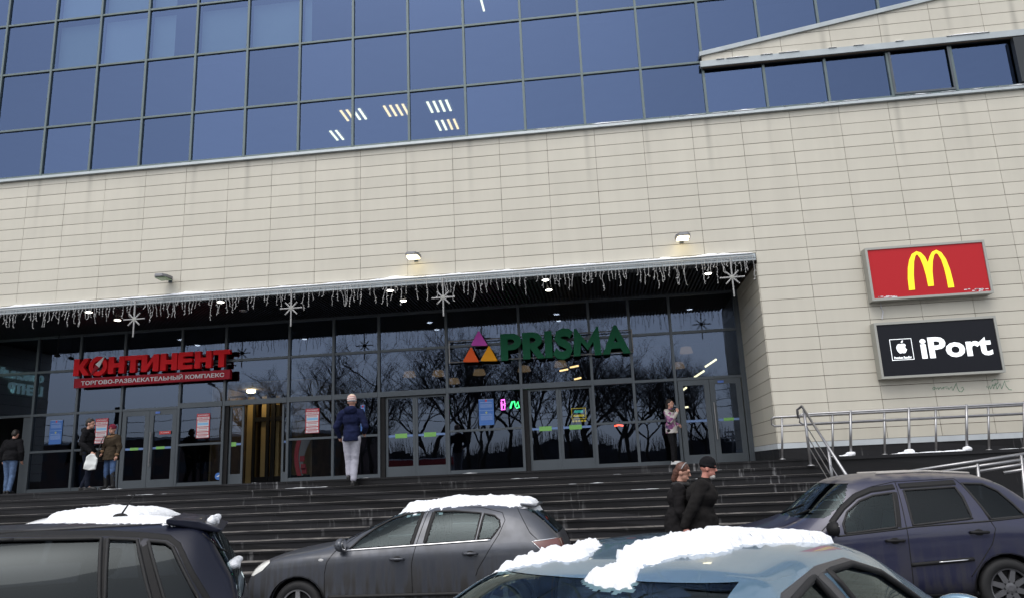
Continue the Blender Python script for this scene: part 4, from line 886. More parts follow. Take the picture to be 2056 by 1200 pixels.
# ------------------------------------------------------------------ cars
def lerp_prof(pr, x):
    if x <= pr[0][0]: return pr[0][1]
    for (a, va), (b, vb) in zip(pr, pr[1:]):
        if a <= x <= b:
            t = (x-a)/(b-a) if b > a else 0; return va+(vb-va)*t
    return pr[-1][1]
class Car:
    """body lofted from side profiles; x runs from the rear bumper (0) to the front (L), z up; windows, lamps and arches are cut out of the skin"""
    def __init__(s, name, label, P, pm, loc, rz, cat='car', group=None):
        s.root = empty(name, loc, rz); tag(s.root, label, cat, group); s.P = P; s.pm = pm
        bm = bmesh.new(); K = 11; rings = []
        for x in P['xs']:
            zt = lerp_prof(P['top'], x); zb = min(lerp_prof(P['belt'], x), zt-.012); w = lerp_prof(P['w'], x); lo = lerp_prof(P.get('low', [(0, .2)]), x)
            g = max(0, min(1, (zt-zb)/.42)); wt = w*.965-.12-P.get('tumble', .12)*g; h = zt-zb
            pts = [(.35*w, lo), (.85*w, lo), (.97*w, lo+.1), (w, lo+.28), (w, max(lo+.36, zb-.24)), (.99*w, zb-.07), (.965*w, zb), (.965*w+(wt+.02-.965*w)*.5, zb+h*.5), (wt, zb+h*.84), (wt-.09, zb+h*.965), (.38*wt, zt+.012)]
            L = [bm.verts.new((x, y, z)) for y, z in pts]; R = [bm.verts.new((x, -y, z)) for y, z in pts]; rings.append((L, R))
        def quads(A, B, k, flip):
            f = (A[k], B[k], B[k+1], A[k+1]); bm.faces.new(f if not flip else f[::-1])
        for (L0, R0), (L1, R1) in zip(rings, rings[1:]):
            for k in range(K-1): quads(L0, L1, k, False); quads(R0, R1, k, True)
            bm.faces.new((L0[K-1], L1[K-1], R1[K-1], R0[K-1])); bm.faces.new((R0[0], R1[0], L1[0], L0[0]))
        for (L, R), fl in ((rings[0], 0), (rings[-1], 1)):
            for k in range(K-1):
                f = (L[k], L[k+1], R[k+1], R[k]); bm.faces.new(f if fl else f[::-1])
        bmesh.ops.recalc_face_normals(bm, faces=bm.faces[:])
        me = bpy.data.meshes.new('body'); bm.to_mesh(me); bm.free()
        me = evaluated(me, [('SUBSURF', dict(levels=3))])
        s.bm = bmesh.new(); s.bm.from_mesh(me); s.bvh = BVHTree.FromBMesh(s.bm)
        s.parts = {}
    def cut(s, poly, axis='y', cond=None, keep=True):
        """slice the skin along a convex outline and lift the faces inside it out; returns a mesh of them"""
        A, B = {'y': (0, 2), 'x': (1, 2), 'z': (0, 1)}[axis]; bm = s.bm
        n = len(poly); area = sum(poly[k][0]*poly[(k+1) % n][1]-poly[(k+1) % n][0]*poly[k][1] for k in range(n))
        if area < 0: poly = poly[::-1]
        lo = (min(p[0] for p in poly)-.06, min(p[1] for p in poly)-.06); hi = (max(p[0] for p in poly)+.06, max(p[1] for p in poly)+.06)
        def near(f):
            c = f.calc_center_median(); return lo[0] < c[A] < hi[0] and lo[1] < c[B] < hi[1] and cond(f, c)
        for k in range(n):
            p, q = poly[k], poly[(k+1) % n]; d = (q[0]-p[0], q[1]-p[1])
            co = [0, 0, 0]; no = [0, 0, 0]; co[A], co[B] = p; no[A], no[B] = d[1], -d[0]
            fs = [f for f in bm.faces if near(f)]; es = {e for f in fs for e in f.edges}; vs = {v for f in fs for v in f.verts}
            bmesh.ops.bisect_plane(bm, geom=list(vs)+list(es)+fs, plane_co=co, plane_no=no, dist=1e-5)
        def inside(c):
            return all((poly[(k+1) % n][0]-poly[k][0])*(c[B]-poly[k][1])-(poly[(k+1) % n][1]-poly[k][1])*(c[A]-poly[k][0]) > -1e-6 for k in range(n))
        sel = [f for f in bm.faces if near(f) and inside(f.calc_center_median())]
        out = bmesh.new(); mp = {}
        for f in sel:
            for v in f.verts:
                if v not in mp: mp[v] = out.verts.new(v.co)
            try: out.faces.new([mp[v] for v in f.verts])
            except ValueError: pass
        bmesh.ops.delete(bm, geom=sel, context='FACES'); bmesh.ops.recalc_face_normals(out, faces=out.faces[:])
        return out
    def piece(s, out, name, m, off=0.0, parent=None):
        c = Vector((s.P['L']/2, 0, .7))
        if off:
            for v in out.verts:
                nrm = v.normal; 
                if nrm.dot(v.co-c) < 0: nrm = -nrm
                v.co += nrm*off
        me = bpy.data.meshes.new(name); out.to_mesh(me); out.free()
        for p in me.polygons: p.use_smooth = True
        return link(name, me, m, parent or s.root)
    def surf(s, x, z, side):
        h = s.bvh.ray_cast(Vector((x, 3*side, z)), Vector((0, -side, 0))); return h[0], h[1]
    def line(s, pts, side, r, name, m, off=0.0, n=6, sub=.04, closed=False, parent=None):
        P_ = []
        pp = pts+[pts[0]] if closed else pts
        for a, b in zip(pp, pp[1:]):
            k = max(1, int(math.dist(a, b)/sub))
            for t in range(k): P_.append((a[0]+(b[0]-a[0])*t/k, a[1]+(b[1]-a[1])*t/k))
        P_.append(pp[-1]); Q = []
        for x, z in P_:
            h, nn = s.surf(x, z, side)
            if h is None: continue
            Q.append(h+nn*off)
        if len(Q) < 2: return
        return MB().tube(Q, r, n).build(name, m, parent or s.root, True)
    def band(s, pts, side, wd, name, m, off=.003, sub=.05, parent=None):
        P_ = []
        for a, b in zip(pts, pts[1:]):
            k = max(1, int(math.dist(a, b)/sub))
            for t in range(k): P_.append((a[0]+(b[0]-a[0])*t/k, a[1]+(b[1]-a[1])*t/k))
        P_.append(pts[-1]); q = MB(); rowl = []
        for k, p in enumerate(P_):
            a, b = P_[max(k-1, 0)], P_[min(k+1, len(P_)-1)]; d = Vector((b[0]-a[0], b[1]-a[1])); d = d.normalized() if d.length > 1e-6 else Vector((1, 0)); n_ = Vector((-d.y, d.x)); row = []
            for u in (-.5, -.25, .25, .5):
                h, nn = s.surf(p[0]+n_.x*u*wd, p[1]+n_.y*u*wd, side)
                if h is None: row = None; break
                if nn.y*side < 0: nn = -nn
                row.append(h+nn*(off if abs(u) < .4 else -.002))
            if row: rowl.append(row)
        for A, B in zip(rowl, rowl[1:]):
            for k in range(3): q.quad(A[k], A[k+1], B[k+1], B[k])
        if q.f: return q.build(name, m, parent or s.root, True)
    def side_window(s, poly, side, m, name='window', trim=.014, off=-.006):
        d = 1 if side > 0 else -1
        o = s.cut(poly, 'y', lambda f, c: c.y*d > .25 and abs(f.normal.y) > .25)
        w_ = s.piece(o, name, m, off)
        s.line(poly, side, trim, 'window_seal', RUB, -.004, 5, .05, True, w_); return w_
    def wheel(s, x, z, r, side, w_=.2, spokes=5, rim=None, y=None):
        yy = (y or (lerp_prof(s.P['w'], x)-.11))*side
        t = MB(); R_ = r; t.lathe([(r*.64, -w_*.3), (r*.66, -w_/2), (r*.9, -w_/2), (r*.985, -w_*.36), (r, -w_*.2), (r, w_*.2), (r*.985, w_*.36), (r*.9, w_/2), (r*.66, w_/2), (r*.64, w_*.3)], (x, yy, z), 'y', 36, False)
        W_ = empty('wheel', (0, 0, 0)); W_.parent = s.root
        t.build('tyre', RUB, W_, True)
        q = MB(); f = side*w_*.42
        q.lathe([(r*.66, f*1.08), (r*.66, f*.5), (r*.60, f*.5), (r*.60, f*1.0), (r*.66, f*1.08)], (x, yy, z), 'y', 36, False)
        for k in range(spokes):
            a = 2*pi*k/spokes+.3; ca, sa = cos(a), sin(a)
            def fn(u, v, d): return (x+ca*u-sa*v, yy+d, z+sa*u+ca*v)
            q.prism([(.03, -.035), (r*.61, -.024), (r*.61, .024), (.03, .035)], fn, f*.55, f*.95)
        q.lathe([(.055, f*.5), (.06, f*1.0), (.03, f*1.05)], (x, yy, z), 'y', 14)
        q.build('rim', rim or mat('alloy_rim', (.34, .34, .35), .35, .8, var=.1), W_, False)
        q = MB(); q.lathe([(r*.55, f*.3), (r*.55, f*.36)], (x, yy, z), 'y', 20); q.build('brake_disc', BLACK, W_)
        # arch liner
        l = MB(); ra = r+.055; K = 18
        for k in range(K):
            a0, a1 = pi*1.12*k/K-.06*pi, pi*1.12*(k+1)/K-.06*pi; y0, y1 = yy+side*.13, yy-side*.25
            l.quad((x+ra*cos(a0), y0, z+ra*sin(a0)), (x+ra*cos(a1), y0, z+ra*sin(a1)), (x+ra*cos(a1), y1, z+ra*sin(a1)), (x+ra*cos(a0), y1, z+ra*sin(a0)))
        l.quad((x-ra, yy-side*.24, .1), (x+ra, yy-side*.24, .1), (x+ra, yy-side*.24, z+ra), (x-ra, yy-side*.24, z+ra)); l.build('arch_liner', BLACK, s.root)
    def arch(s, x, z, r, side):
        poly = [(x+r*cos(2*pi*k/22), z+r*sin(2*pi*k/22)) for k in range(22)]
        d = 1 if side > 0 else -1
        o = s.cut(poly, 'y', lambda f, c: c.y*d > .3 and abs(f.normal.y) > .2); o.free()
    def interior(s, x0, x1, zfl, seats, w, wheel_x=None):
        q = MB(); q.box(x0, x1, -w, w, zfl-.03, zfl); q.build('cabin_floor', BLACK, s.root)
        SE = mat('seat_cloth', (.035, .036, .04), .9)
        for sx, sy in seats:
            q = MB(); q.box(sx-.05, sx+.45, sy-.22, sy+.22, zfl+.02, zfl+.20); q.prism([(sx-.22, zfl+.66), (sx-.10, zfl+.68), (sx+.05, zfl+.2), (sx-.08, zfl+.2)], lambda u, v, d: (u, d, v), sy-.21, sy+.21)
            q.prism([(sx-.27, zfl+.88), (sx-.17, zfl+.90), (sx-.14, zfl+.70), (sx-.22, zfl+.70)], lambda u, v, d: (u, d, v), sy-.12, sy+.12); q.build('seat', SE, s.root, bevel=.03)
        if wheel_x:
            q = MB(); q.tube([(wheel_x+.05*cos(t), -.36*0+s.P.get('drv', .36)+.18*sin(t), zfl+.62+.17*cos(t)) for t in [2*pi*k/16 for k in range(17)]], .016, 6); q.build('steering_wheel', BLACK, s.root, True)
            q = MB(); q.box(wheel_x+.1, wheel_x+.55, -w, w, zfl+.35, zfl+.58); q.build('dashboard', BLACK, s.root, bevel=.04)
    def mirror(s, x, z, side, m):
        h, nn = s.surf(x, z, side); 
        if h is None: return
        q = MB(); q.ell((x-.02, h.y+side*.13, z+.03), (.085, .12, .085), 16, 10)
        me = q.mesh('mirror', True)
        for v in me.vertices:
            if v.co.x < x-.055: v.co.x = x-.055
        o = link('mirror', me, m, s.root); b = MB(); b.tube([(x, h.y-side*.02, z-.03), (x, h.y+side*.08, z-.0)], .03, 6); b.build('mirror_arm', BLACK, o)
        g = MB(); g.ell((x-.0555, h.y+side*.13, z+.03), (.004, .095, .065), 16, 8); g.build('mirror_glass', CHROME, o, True)
    def handle(s, x, z, side, m, ln=.17):
        h, nn = s.surf(x, z, side)
        if h is None: return
        rcs = MB(); rcs.ell(h+nn*.0, (.055, .006, .038), 14, 8); rcs.build('handle_recess', BLACK, s.root, True)
        MB().tube([h+Vector((-ln/2, 0, 0))+nn*.008, h+Vector((-ln/2+.02, 0, 0))+nn*.035, h+Vector((ln/2-.02, 0, .003))+nn*.035, h+Vector((ln/2, 0, .003))+nn*.008], .016, 8).build('door_handle', m, s.root, True)
    def finish(s):
        bm = s.bm
        o = s.piece(bm, 'body', s.pm); return o
    def snow(s, fn, x0, x1, y0, y1, h, lab, step=.03, seed=1, world=False):
        """snow lying on the skin where fn(x, y) > 0 (bigger = deeper)"""
        nx, ny = int((x1-x0)/step), int((y1-y0)/step); M_ = s.root.matrix_basis; q = MB(); idx = {}
        def vert(i, j):
            if (i, j) in idx: return idx[(i, j)]
            x, y = x0+i*step, y0+j*step; hit = s.bvh.ray_cast(Vector((x, y, 3)), Vector((0, 0, -1)))
            if hit[0] is None: idx[(i, j)] = None; return None
            nv = noise.noise(Vector((x*3, y*3, seed)))*.45+noise.noise(Vector((x*9, y*9, seed+3)))*.3+noise.noise(Vector((x*26, y*26, seed+7)))*.22
            e2 = noise.noise(Vector((x*34, y*34, seed+11)))*.22+noise.noise(Vector((x*75, y*75, seed+13)))*.16; nv += e2*.7
            d = (fn(M_ @ hit[0])+nv*.25+e2*.7) if world else fn(x, y)+nv*.55
            t = max(0, min(1, d/.35)); dep = h*(t*t*(3-2*t))*(.8+.8*nv) if d > 0 else -.012
            q.v.append(tuple(M_ @ (hit[0]+Vector((0, 0, max(dep, -.012)))))); idx[(i, j)] = (len(q.v)-1, d); return idx[(i, j)]
        for i in range(nx):
            for j in range(ny):
                c = [vert(i, j), vert(i+1, j), vert(i+1, j+1), vert(i, j+1)]
                if any(k is None for k in c) or max(k[1] for k in c) < -.04: continue
                q.f.append(tuple(k[0] for k in c))
        o = link('snow', q.mesh('snow', True), SNOW); tag(o, lab, 'snow', kind='stuff'); return o
def xs_range(L, extra=()):
    v = sorted(set([round(L*k/26, 3) for k in range(27)]+list(extra))); out = [v[0]]
    for a in v[1:]:
        if a-out[-1] > .035: out.append(a)
    return out
def frontx(f, c): return f.normal.x > .2 and c.z > .8
def rearx(f, c): return f.normal.x < -.2 and c.z > .8

# --- dirty grey hatchback, side on, nose to the left
YG = -8.62
RG = at(1143, 1078, YG)
def LG(px, py): p = at(px, py, YG); return (RG.x-p.x, p.z)
P = dict(L=4.25, top=[(0, .70), (.03, .92), (.12, 1.04), (.30, 1.22), (.50, 1.385), (.62, 1.415), (1.0, 1.445), (1.5, 1.455), (1.9, 1.43), (2.2, 1.37), (2.6, 1.20), (3.02, 1.025), (3.25, .985), (3.6, .945), (3.9, .875), (4.08, .79), (4.2, .66), (4.25, .5)],
  belt=[(0, .66), (.05, .90), (.2, .96), (1.0, .965), (2.2, .93), (2.9, .90), (3.3, .90), (3.8, .84), (4.1, .70), (4.25, .48)],
  w=[(0, .62), (.08, .74), (.3, .83), (.8, .87), (2.6, .875), (3.4, .86), (3.85, .80), (4.1, .68), (4.25, .48)], low=[(0, .30), (.3, .2), (3.8, .18), (4.25, .24)], tumble=.13)
P['xs'] = xs_range(4.25, (.03, .12, .30, .50, .62, 4.1, 4.2))
PG = paint('paint_dirty_graphite', (.068, .074, .090), .45, .36, dirt=1.0, dcol=(.020, .018, .016), dz=(.35, 1.0), coat=.4)
car = Car('parked_hatchback', 'dirty dark grey hatchback parked side on before the steps, snow on its roof', P, PG, (RG.x, YG+.87, 0), pi)
S = 1                                     # its left side faces the camera: local +y after the half turn is -Y
w1 = [LG(*q) for q in ((697, 1103), (716, 1082), (742, 1062), (772, 1044), (803, 1034), (839, 1029), (824, 1094))]
w2 = [LG(*q) for q in ((851, 1092), (862, 1028), (905, 1027), (960, 1031), (951, 1085))]
w3 = [LG(*q) for q in ((957, 1084), (966, 1032), (988, 1036), (999, 1045), (1001, 1058), (984, 1081))]
for k, wv in enumerate((w1, w2, w3)): 
    for sd in (1, -1): car.side_window(wv, sd, G_CAR, 'window')
o = car.cut([(-.50, 1.355), (.50, 1.355), (.60, 1.06), (-.60, 1.06)], 'x', rearx); car.piece(o, 'rear_window', G_CAR, -.004)
o = car.cut([(-.52, 1.36), (.52, 1.36), (.66, 1.05), (-.66, 1.05)], 'x', frontx); car.piece(o, 'windscreen', G_CAR, -.004)
hl = [(4.16, .67), (4.13, .75), (4.02, .815), (3.84, .855), (3.80, .83), (3.90, .74), (4.05, .67)]
for sd in (1, -1):
    o = car.cut(hl, 'y', lambda f, c: c.y*sd > .30 and f.normal.y*sd > -.02); car.piece(o, 'headlight', mat('headlight_lens', (.78, .78, .74), .12, coat=1), .006)
tl = [(.02, .83), (.06, 1.0), (.20, 1.005), (.46, .985), (.30, .83)]
for sd in (1, -1):
    o = car.cut(tl, 'y', lambda f, c: c.y*sd > .3 and f.normal.y*sd > .1); car.piece(o, 'tail_light', mat('tail_lens', (.12, .035, .03), .15, coat=1), .006)
    car.line(tl, sd, .008, 'tail_light_rim', CHROME, .004, 5, .05, True)
wf = LG(581, 1221); WX = 3.40
for sd in (1, -1):
    for wx in (.80, WX): car.arch(wx, .31, .355, sd); car.wheel(wx, .31, .312, sd, spokes=5)
    car.line([LG(683, 1106), LG(830, 1095), LG(983, 1084)], sd, .011, 'chrome_strip', CHROME, .004)
    car.line([LG(651, 1150), LG(655, 1128), LG(668, 1108), LG(690, 1082)], sd, .0045, 'panel_gap', BLACK)
    car.line([LG(651, 1150), (LG(651, 1150)[0], .24)], sd, .0045, 'panel_gap', BLACK)
    car.line([LG(851, 1022), LG(833, 1095), LG(826, 1130), (LG(828, 1130)[0], .26)], sd, .0045, 'panel_gap', BLACK)
    car.line([LG(668, 1108), LG(735, 1056), LG(780, 1032), LG(820, 1022), LG(880, 1018), LG(960, 1020), LG(1003, 1030), LG(1010, 1045), LG(1000, 1072), LG(960, 1140), (LG(955, 1150)[0]-.0, .62)], sd, .0045, 'panel_gap', BLACK)
    car.line([(1.15, .42), (3.0, .42)], sd, .022, 'side_moulding', RUB, .0)
    car.handle(*LG(797, 1122), sd, PG); car.handle(*LG(944, 1111), sd, PG)
    car.band([LG(839, 1029), LG(824, 1094)], sd, .06, 'pillar_trim', BLACK); car.band([LG(861, 1030), LG(850, 1090)], sd, .06, 'pillar_trim', BLACK)
    car.line([LG(1030, 1017), LG(1062, 1070), LG(1085, 1090)], sd, .0045, 'panel_gap', BLACK)
car.mirror(*LG(683, 1098), 1, PG); car.mirror(*LG(683, 1098), -1, PG)
sgn = MB(); h, nn = car.surf(*LG(643, 1124), 1); sgn.ell(h, (.035, .006, .018)); sgn.build('side_repeater', mat('repeater', (.5, .5, .5), .2), car.root, True)
car.interior(.7, 3.1, .42, ((2.0, .38), (2.0, -.38), (1.15, .36), (1.15, -.36)), .70, 2.55)
sp = MB(); sp.prism([(.40, 1.40), (.62, 1.43), (.62, 1.41), (.42, 1.37)], lambda u, v, d: (u, d, v), -.50, .50); sp.build('spoiler', PG, car.root, bevel=.01)
car.finish()
car.snow(lambda x, y: .42-max(0, abs(y)-.30)*2.2-max(0, x-1.95)*1.4-max(0, .50-x)*6, .40, 2.5, -.62, .62, .085, 'clumped snow lying on the roof of the grey hatchback', .025, 4)

# --- purple minivan on the right, nose to the left
YP = -8.62
RP = at(2168, 1040, YP)
def LP(px, py): p = at(px, py, YP); return (RP.x-p.x, p.z)
P = dict(L=4.2, top=[(0, .72), (.05, 1.0), (.25, 1.12), (.4, 1.29), (.55, 1.44), (.8, 1.555), (1.3, 1.60), (2.0, 1.605), (2.25, 1.59), (2.45, 1.54), (2.7, 1.34), (2.95, 1.12), (3.2, 1.05), (3.6, .97), (3.95, .86), (4.12, .74), (4.2, .55)],
  belt=[(0, .68), (.1, 1.0), (1.0, 1.04), (2.2, .99), (2.9, .95), (3.3, .93), (3.9, .80), (4.2, .53)],
  w=[(0, .66), (.1, .78), (.4, .86), (1.0, .895), (2.7, .895), (3.4, .87), (3.85, .78), (4.1, .62), (4.2, .5)], low=[(0, .32), (.3, .2), (3.8, .2), (4.2, .26)], tumble=.15)
P['xs'] = xs_range(4.2, (.05, .25, .4, .55))
PP = paint('paint_purple', (.010, .012, .042), .25, .36, dirt=.75, dcol=(.035, .033, .038), dz=(.2, .95), coat=.6, frost=.65)
car = Car('parked_minivan', 'dark purple minivan with a frosted roof parked beside the ramp', P, PP, (RP.x, YP+.89, 0), pi)
v1 = [LP(*q) for q in ((1699, 1071), (1697, 1052), (1708, 1028), (1735, 1006), (1764, 995), (1806, 989), (1803, 1058))]
v2 = [LP(*q) for q in ((1829, 984), (1936, 977), (1946, 998), (1956, 1040), (1836, 1054))]
v3 = [LP(*q) for q in ((1951, 970), (1996, 971), (2026, 986), (2050, 1012), (2068, 1036), (1994, 1042))]
for wv, g in ((v1, G_CAR), (v2, G_DARK), (v3, G_DARK)):
    for sd in (1, -1): car.side_window(wv, sd, g, 'window', .016)
o = car.cut([(-.64, 1.51), (.64, 1.51), (.79, 1.13), (-.79, 1.13)], 'x', frontx); car.piece(o, 'windscreen', G_CAR, -.004)
o = car.cut([(-.52, 1.46), (.52, 1.46), (.60, 1.12), (-.60, 1.12)], 'x', rearx); car.piece(o, 'rear_window', G_DARK, -.004)
for sd in (1, -1):
    for wx in (.84, 3.35): car.arch(wx, .315, .37, sd); car.wheel(wx, .315, .325, sd, spokes=8, rim=mat('rim_grey', (.16, .16, .17), .4, .8))
    car.line([LP(1640, 1078), LP(1672, 1048), LP(1700, 1015), LP(1730, 990), LP(1765, 977), LP(1812, 967), LP(1940, 960), LP(1962, 985), LP(1990, 1042), LP(2000, 1060), LP(1993, 1090), (LP(1950, 1150)[0], .45)], sd, .005, 'panel_gap', BLACK)
    car.line([LP(1816, 968), LP(1822, 1060), LP(1827, 1110), (LP(1828, 1130)[0], .26)], sd, .005, 'panel_gap', BLACK)
    car.line([LP(1633, 1075), (LP(1640, 1100)[0], .3)], sd, .005, 'panel_gap', BLACK)
    car.line([LP(1682, 1076), LP(1803, 1062), LP(1836, 1057), LP(1993, 1045), LP(2064, 1038)], sd, .010, 'window_ledge', RUB)
    car.band([LP(1674, 1050), LP(1700, 1020), LP(1728, 997), LP(1760, 984), LP(1811, 977)], sd, .07, 'wind_deflector', BLACK, .012); car.band([LP(1822, 976), LP(1938, 968)], sd, .07, 'wind_deflector', BLACK, .012)
    car.line([LP(1830, 1133), LP(1955, 1121)], sd, .024, 'side_moulding', BLACK, .002); car.line([LP(1884, 1127), LP(1942, 1122)], sd, .007, 'moulding_strip', CHROME, .022)
    car.line([(1.1, .25), (3.1, .25)], sd, .03, 'sill_trim', BLACK, -.01)
    car.handle(*LP(1797, 1085), sd, BLACK, .2); car.handle(*LP(1966, 1068), sd, BLACK, .2)
    car.band([LP(1811, 988), LP(1808, 1058)], sd, .06, 'pillar_trim', BLACK)
    car.line([LP(2010, 952), LP(1900, 947), LP(1790, 952)], sd, .016, 'roof_rail', mat('rail_snowy', (.35, .33, .31), .7), .012)
car.mirror(LP(1668, 1063)[0], LP(1668, 1063)[1]-.01, 1, BLACK); car.mirror(LP(1668, 1063)[0], LP(1668, 1063)[1]-.01, -1, BLACK)
car.interior(.8, 2.9, .5, ((1.95, .4), (1.95, -.4), (1.25, .38), (1.35, -.38)), .72, 2.25)
wp = MB(); wp.tube([(3.0, -.5, 1.11), (2.80, .15, 1.26)], .012, 5); wp.tube([(3.0, .1, 1.10), (2.84, .62, 1.22)], .012, 5); wp.build('wiper', BLACK, car.root)
car.finish()

# --- dark blue minivan at the lower left, its tail to the right
AD = radians(25)
UD = Vector((-cos(AD), -sin(AD), 0)); ND = Vector((sin(AD), -cos(AD), 0))      # along the car towards its nose; out of its near side
RD = at(510, 1185, -13.45)
def LD(px, py):
    d = fw+rt*((px-PW/2)/FPX)-up*((py-PH/2)/FPX); t = (RD-CAM).dot(ND)/d.dot(ND); p = CAM+d*t; return ((p-RD).dot(UD), p.z)
rt_ = [LD(*q) for q in ((432, 1066), (400, 1062), (330, 1056), (200, 1052), (0, 1054))]
z_r = LD(200, 1053)[1]
P = dict(L=4.4, top=[(0, .75), (.04, 1.02), (.10, 1.22), (.20, 1.40), (.29, z_r-.055), (.38, z_r-.01), (.8, z_r-.008), (1.4, z_r-.012), (2.0, z_r-.015), (2.5, z_r-.05), (3.0, 1.35), (3.5, 1.1), (3.9, 1.0), (4.3, .8), (4.4, .6)],
  belt=[(0, .7), (.1, 1.10), (.4, 1.13), (1.5, 1.08), (3.0, .98), (3.6, .95), (4.1, .8), (4.4, .58)],
  w=[(0, .68), (.1, .80), (.35, .86), (1.0, .885), (3.2, .885), (3.9, .8), (4.4, .55)], low=[(0, .3), (.3, .2), (4.4, .25)], tumble=.10)
P['xs'] = xs_range(4.4, (.04, .10, .2, .29, .38))
PD = paint('paint_dark_blue', (.007, .009, .021), .1, .34, spec=.25, dirt=.2, dcol=(.05, .05, .052), dz=(.3, 1.0), coat=.2)
car = Car('parked_minivan', 'dark blue minivan cut off at the lower left corner, tail to the right, roof aerial', P, PD, Vector((RD.x, RD.y, 0))-ND*.87, pi+AD)
lowz = 1.12
def bot(px): return (LD(px, 1150)[0], lowz)
u1 = [LD(0, 1090), LD(188, 1086), (LD(196, 1250)[0], lowz), (LD(-200, 1250)[0], lowz), LD(-200, 1096)]
u2 = [LD(202, 1087), LD(264, 1089), (LD(302, 1262)[0], lowz), (LD(206, 1262)[0], lowz)]
u3 = [LD(288, 1091), LD(325, 1094), LD(340, 1103), LD(366, 1150), (LD(398, 1270)[0], lowz), (LD(330, 1270)[0], lowz)]
for wv in (u1, u2, u3):
    for sd in (1, -1): car.side_window(wv, sd, G_DARK, 'window', .012)
o = car.cut([(-.55, z_r-.09), (.55, z_r-.09), (.64, 1.14), (-.64, 1.14)], 'x', rearx); car.piece(o, 'rear_window', G_DARK, -.004)
o = car.cut([(-.55, z_r-.1), (.55, z_r-.1), (.68, 1.1), (-.68, 1.1)], 'x', frontx); car.piece(o, 'windscreen', G_CAR, -.004)
for sd in (1, -1):
    for wx in (.80, 3.5): car.arch(wx, .315, .37, sd); car.wheel(wx, .315, .325, sd)
    car.band([LD(-220, 1082), LD(0, 1078), LD(200, 1075), LD(275, 1078), LD(330, 1083), LD(352, 1098), LD(380, 1150), (LD(415, 1270)[0], lowz)], sd, .045, 'window_surround', BLACK)
    car.band([LD(195, 1086), (LD(201, 1262)[0], lowz)], sd, .05, 'pillar_trim', BLACK); car.band([LD(276, 1078), LD(282, 1110), (LD(317, 1266)[0], lowz)], sd, .075, 'pillar_trim', BLACK)
    car.line([LD(400, 1075), LD(450, 1120), LD(505, 1195)], sd, .005, 'panel_gap', BLACK)
    car.line([(x, z_r-.03) for x in (.5, 1.0, 1.5, 2.0)], sd, .006, 'roof_gutter', BLACK)
tl = [(.06, 1.12), (.10, .86), (.22, .86), (.20, 1.14)]
for sd in (1, -1):
    o = car.cut(tl, 'y', lambda f, c: c.y*sd > .3 and f.normal.y*sd > .1); car.piece(o, 'tail_light', mat('tail_lens_red', (.3, .02, .02), .15, coat=1), .006)
q = MB(); q.prism([(.20, z_r-.085), (.34, z_r-.025), (.55, z_r+.004), (.55, z_r-.03), (.24, z_r-.10)], lambda u, v, d: (u, d, v), -.58, .58); q.build('spoiler', PD, car.root, bevel=.012)
b0 = car.root.matrix_basis.inverted() @ atz(248, 1031, z_r+.02); ax = Vector((b0.x, max(-.35, min(.35, b0.y)), z_r+.01))
q = MB(); q.tube([ax, ax+Vector((-.10, 0, .17))], .008, 6, .003); q.ell(ax, (.05, .022, .022)); q.build('aerial', BLACK, car.root, True)
car.interior(.7, 3.1, .5, ((2.1, .4), (2.1, -.4), (1.2, .38), (1.2, -.38)), .68, 2.7)
car.finish()
D1 = [(-60, 1036), (100, 1035), (140, 1037), (150, 1041), (60, 1045), (-60, 1047)]
D2 = [(85, 1050), (110, 1040), (160, 1036), (240, 1032), (300, 1032), (340, 1036), (372, 1046), (392, 1058), (330, 1055), (250, 1051), (150, 1050)]
car.snow(lambda p: max(poly_dist(to_px(p), D1), poly_dist(to_px(p), D2))/22, .25, 2.9, -.66, .66, .014, 'two ridges of snow along the roof of the dark blue minivan', .018, 11, True)
q = MB()
for a, b_, r_ in ((.17, .30, .03), (.14, .20, .035), (.17, .1, .035), (.17, -.1, .03), (.16, -.3, .03), (.05, .45, .04), (.06, .2, .035)):
    h = car.bvh.ray_cast(Vector((-1, b_, z_r-.06 if a > .1 else 1.27)), Vector((1, 0, 0)))
    if h[0] is not None: q.ell(car.root.matrix_basis @ (h[0]+Vector((-.005, 0, .02))), (r_*.8, r_*1.9, r_*.9), 14, 9)
me = q.mesh('snow', True)
for v in me.vertices: v.co += Vector((noise.noise(v.co*12), noise.noise(v.co*12+Vector((5, 0, 0))), noise.noise(v.co*12+Vector((9, 0, 0)))))*.022
tag(link('snow', me, SNOW), 'snow lumps stuck on the tailgate of the dark blue minivan', 'snow', kind='stuff')

# --- white car behind it
YW = -9.6
RW = at(347, 1046, YW)
P = dict(L=4.1, top=[(0, .7), (.04, .95), (.18, 1.1), (.45, 1.38), (.62, 1.46), (1.1, 1.50), (1.6, 1.495), (2.0, 1.44), (2.4, 1.28), (2.9, 1.03), (3.4, .95), (3.9, .8), (4.1, .55)],
  belt=[(0, .66), (.1, .95), (1.0, .97), (2.2, .93), (3.2, .88), (3.8, .74), (4.1, .5)], w=[(0, .62), (.1, .75), (.5, .83), (2.6, .84), (3.5, .80), (4.1, .5)], low=[(0, .3), (.3, .2), (4.1, .25)], tumble=.14)
P['xs'] = xs_range(4.1, (.04, .18, .45, .62))
PWt = paint('paint_white', (.72, .73, .75), 0, .3, dirt=.2, dcol=(.3, .3, .3), coat=.6)
car = Car('parked_hatchback', 'white snow-topped hatchback showing only its roof behind the dark blue minivan', P, PWt, (RW.x-.15, YW+.84, 0), pi)
car.root.scale = (1, 1, 1.035)
for wv in ([(.75, .99), (.70, 1.28), (.9, 1.37), (1.45, 1.39), (1.42, .98)], [(1.52, .98), (1.55, 1.39), (1.9, 1.34), (2.45, 1.06), (2.55, .95)]):
    for sd in (1, -1): car.side_window(wv, sd, G_DARK, 'window')
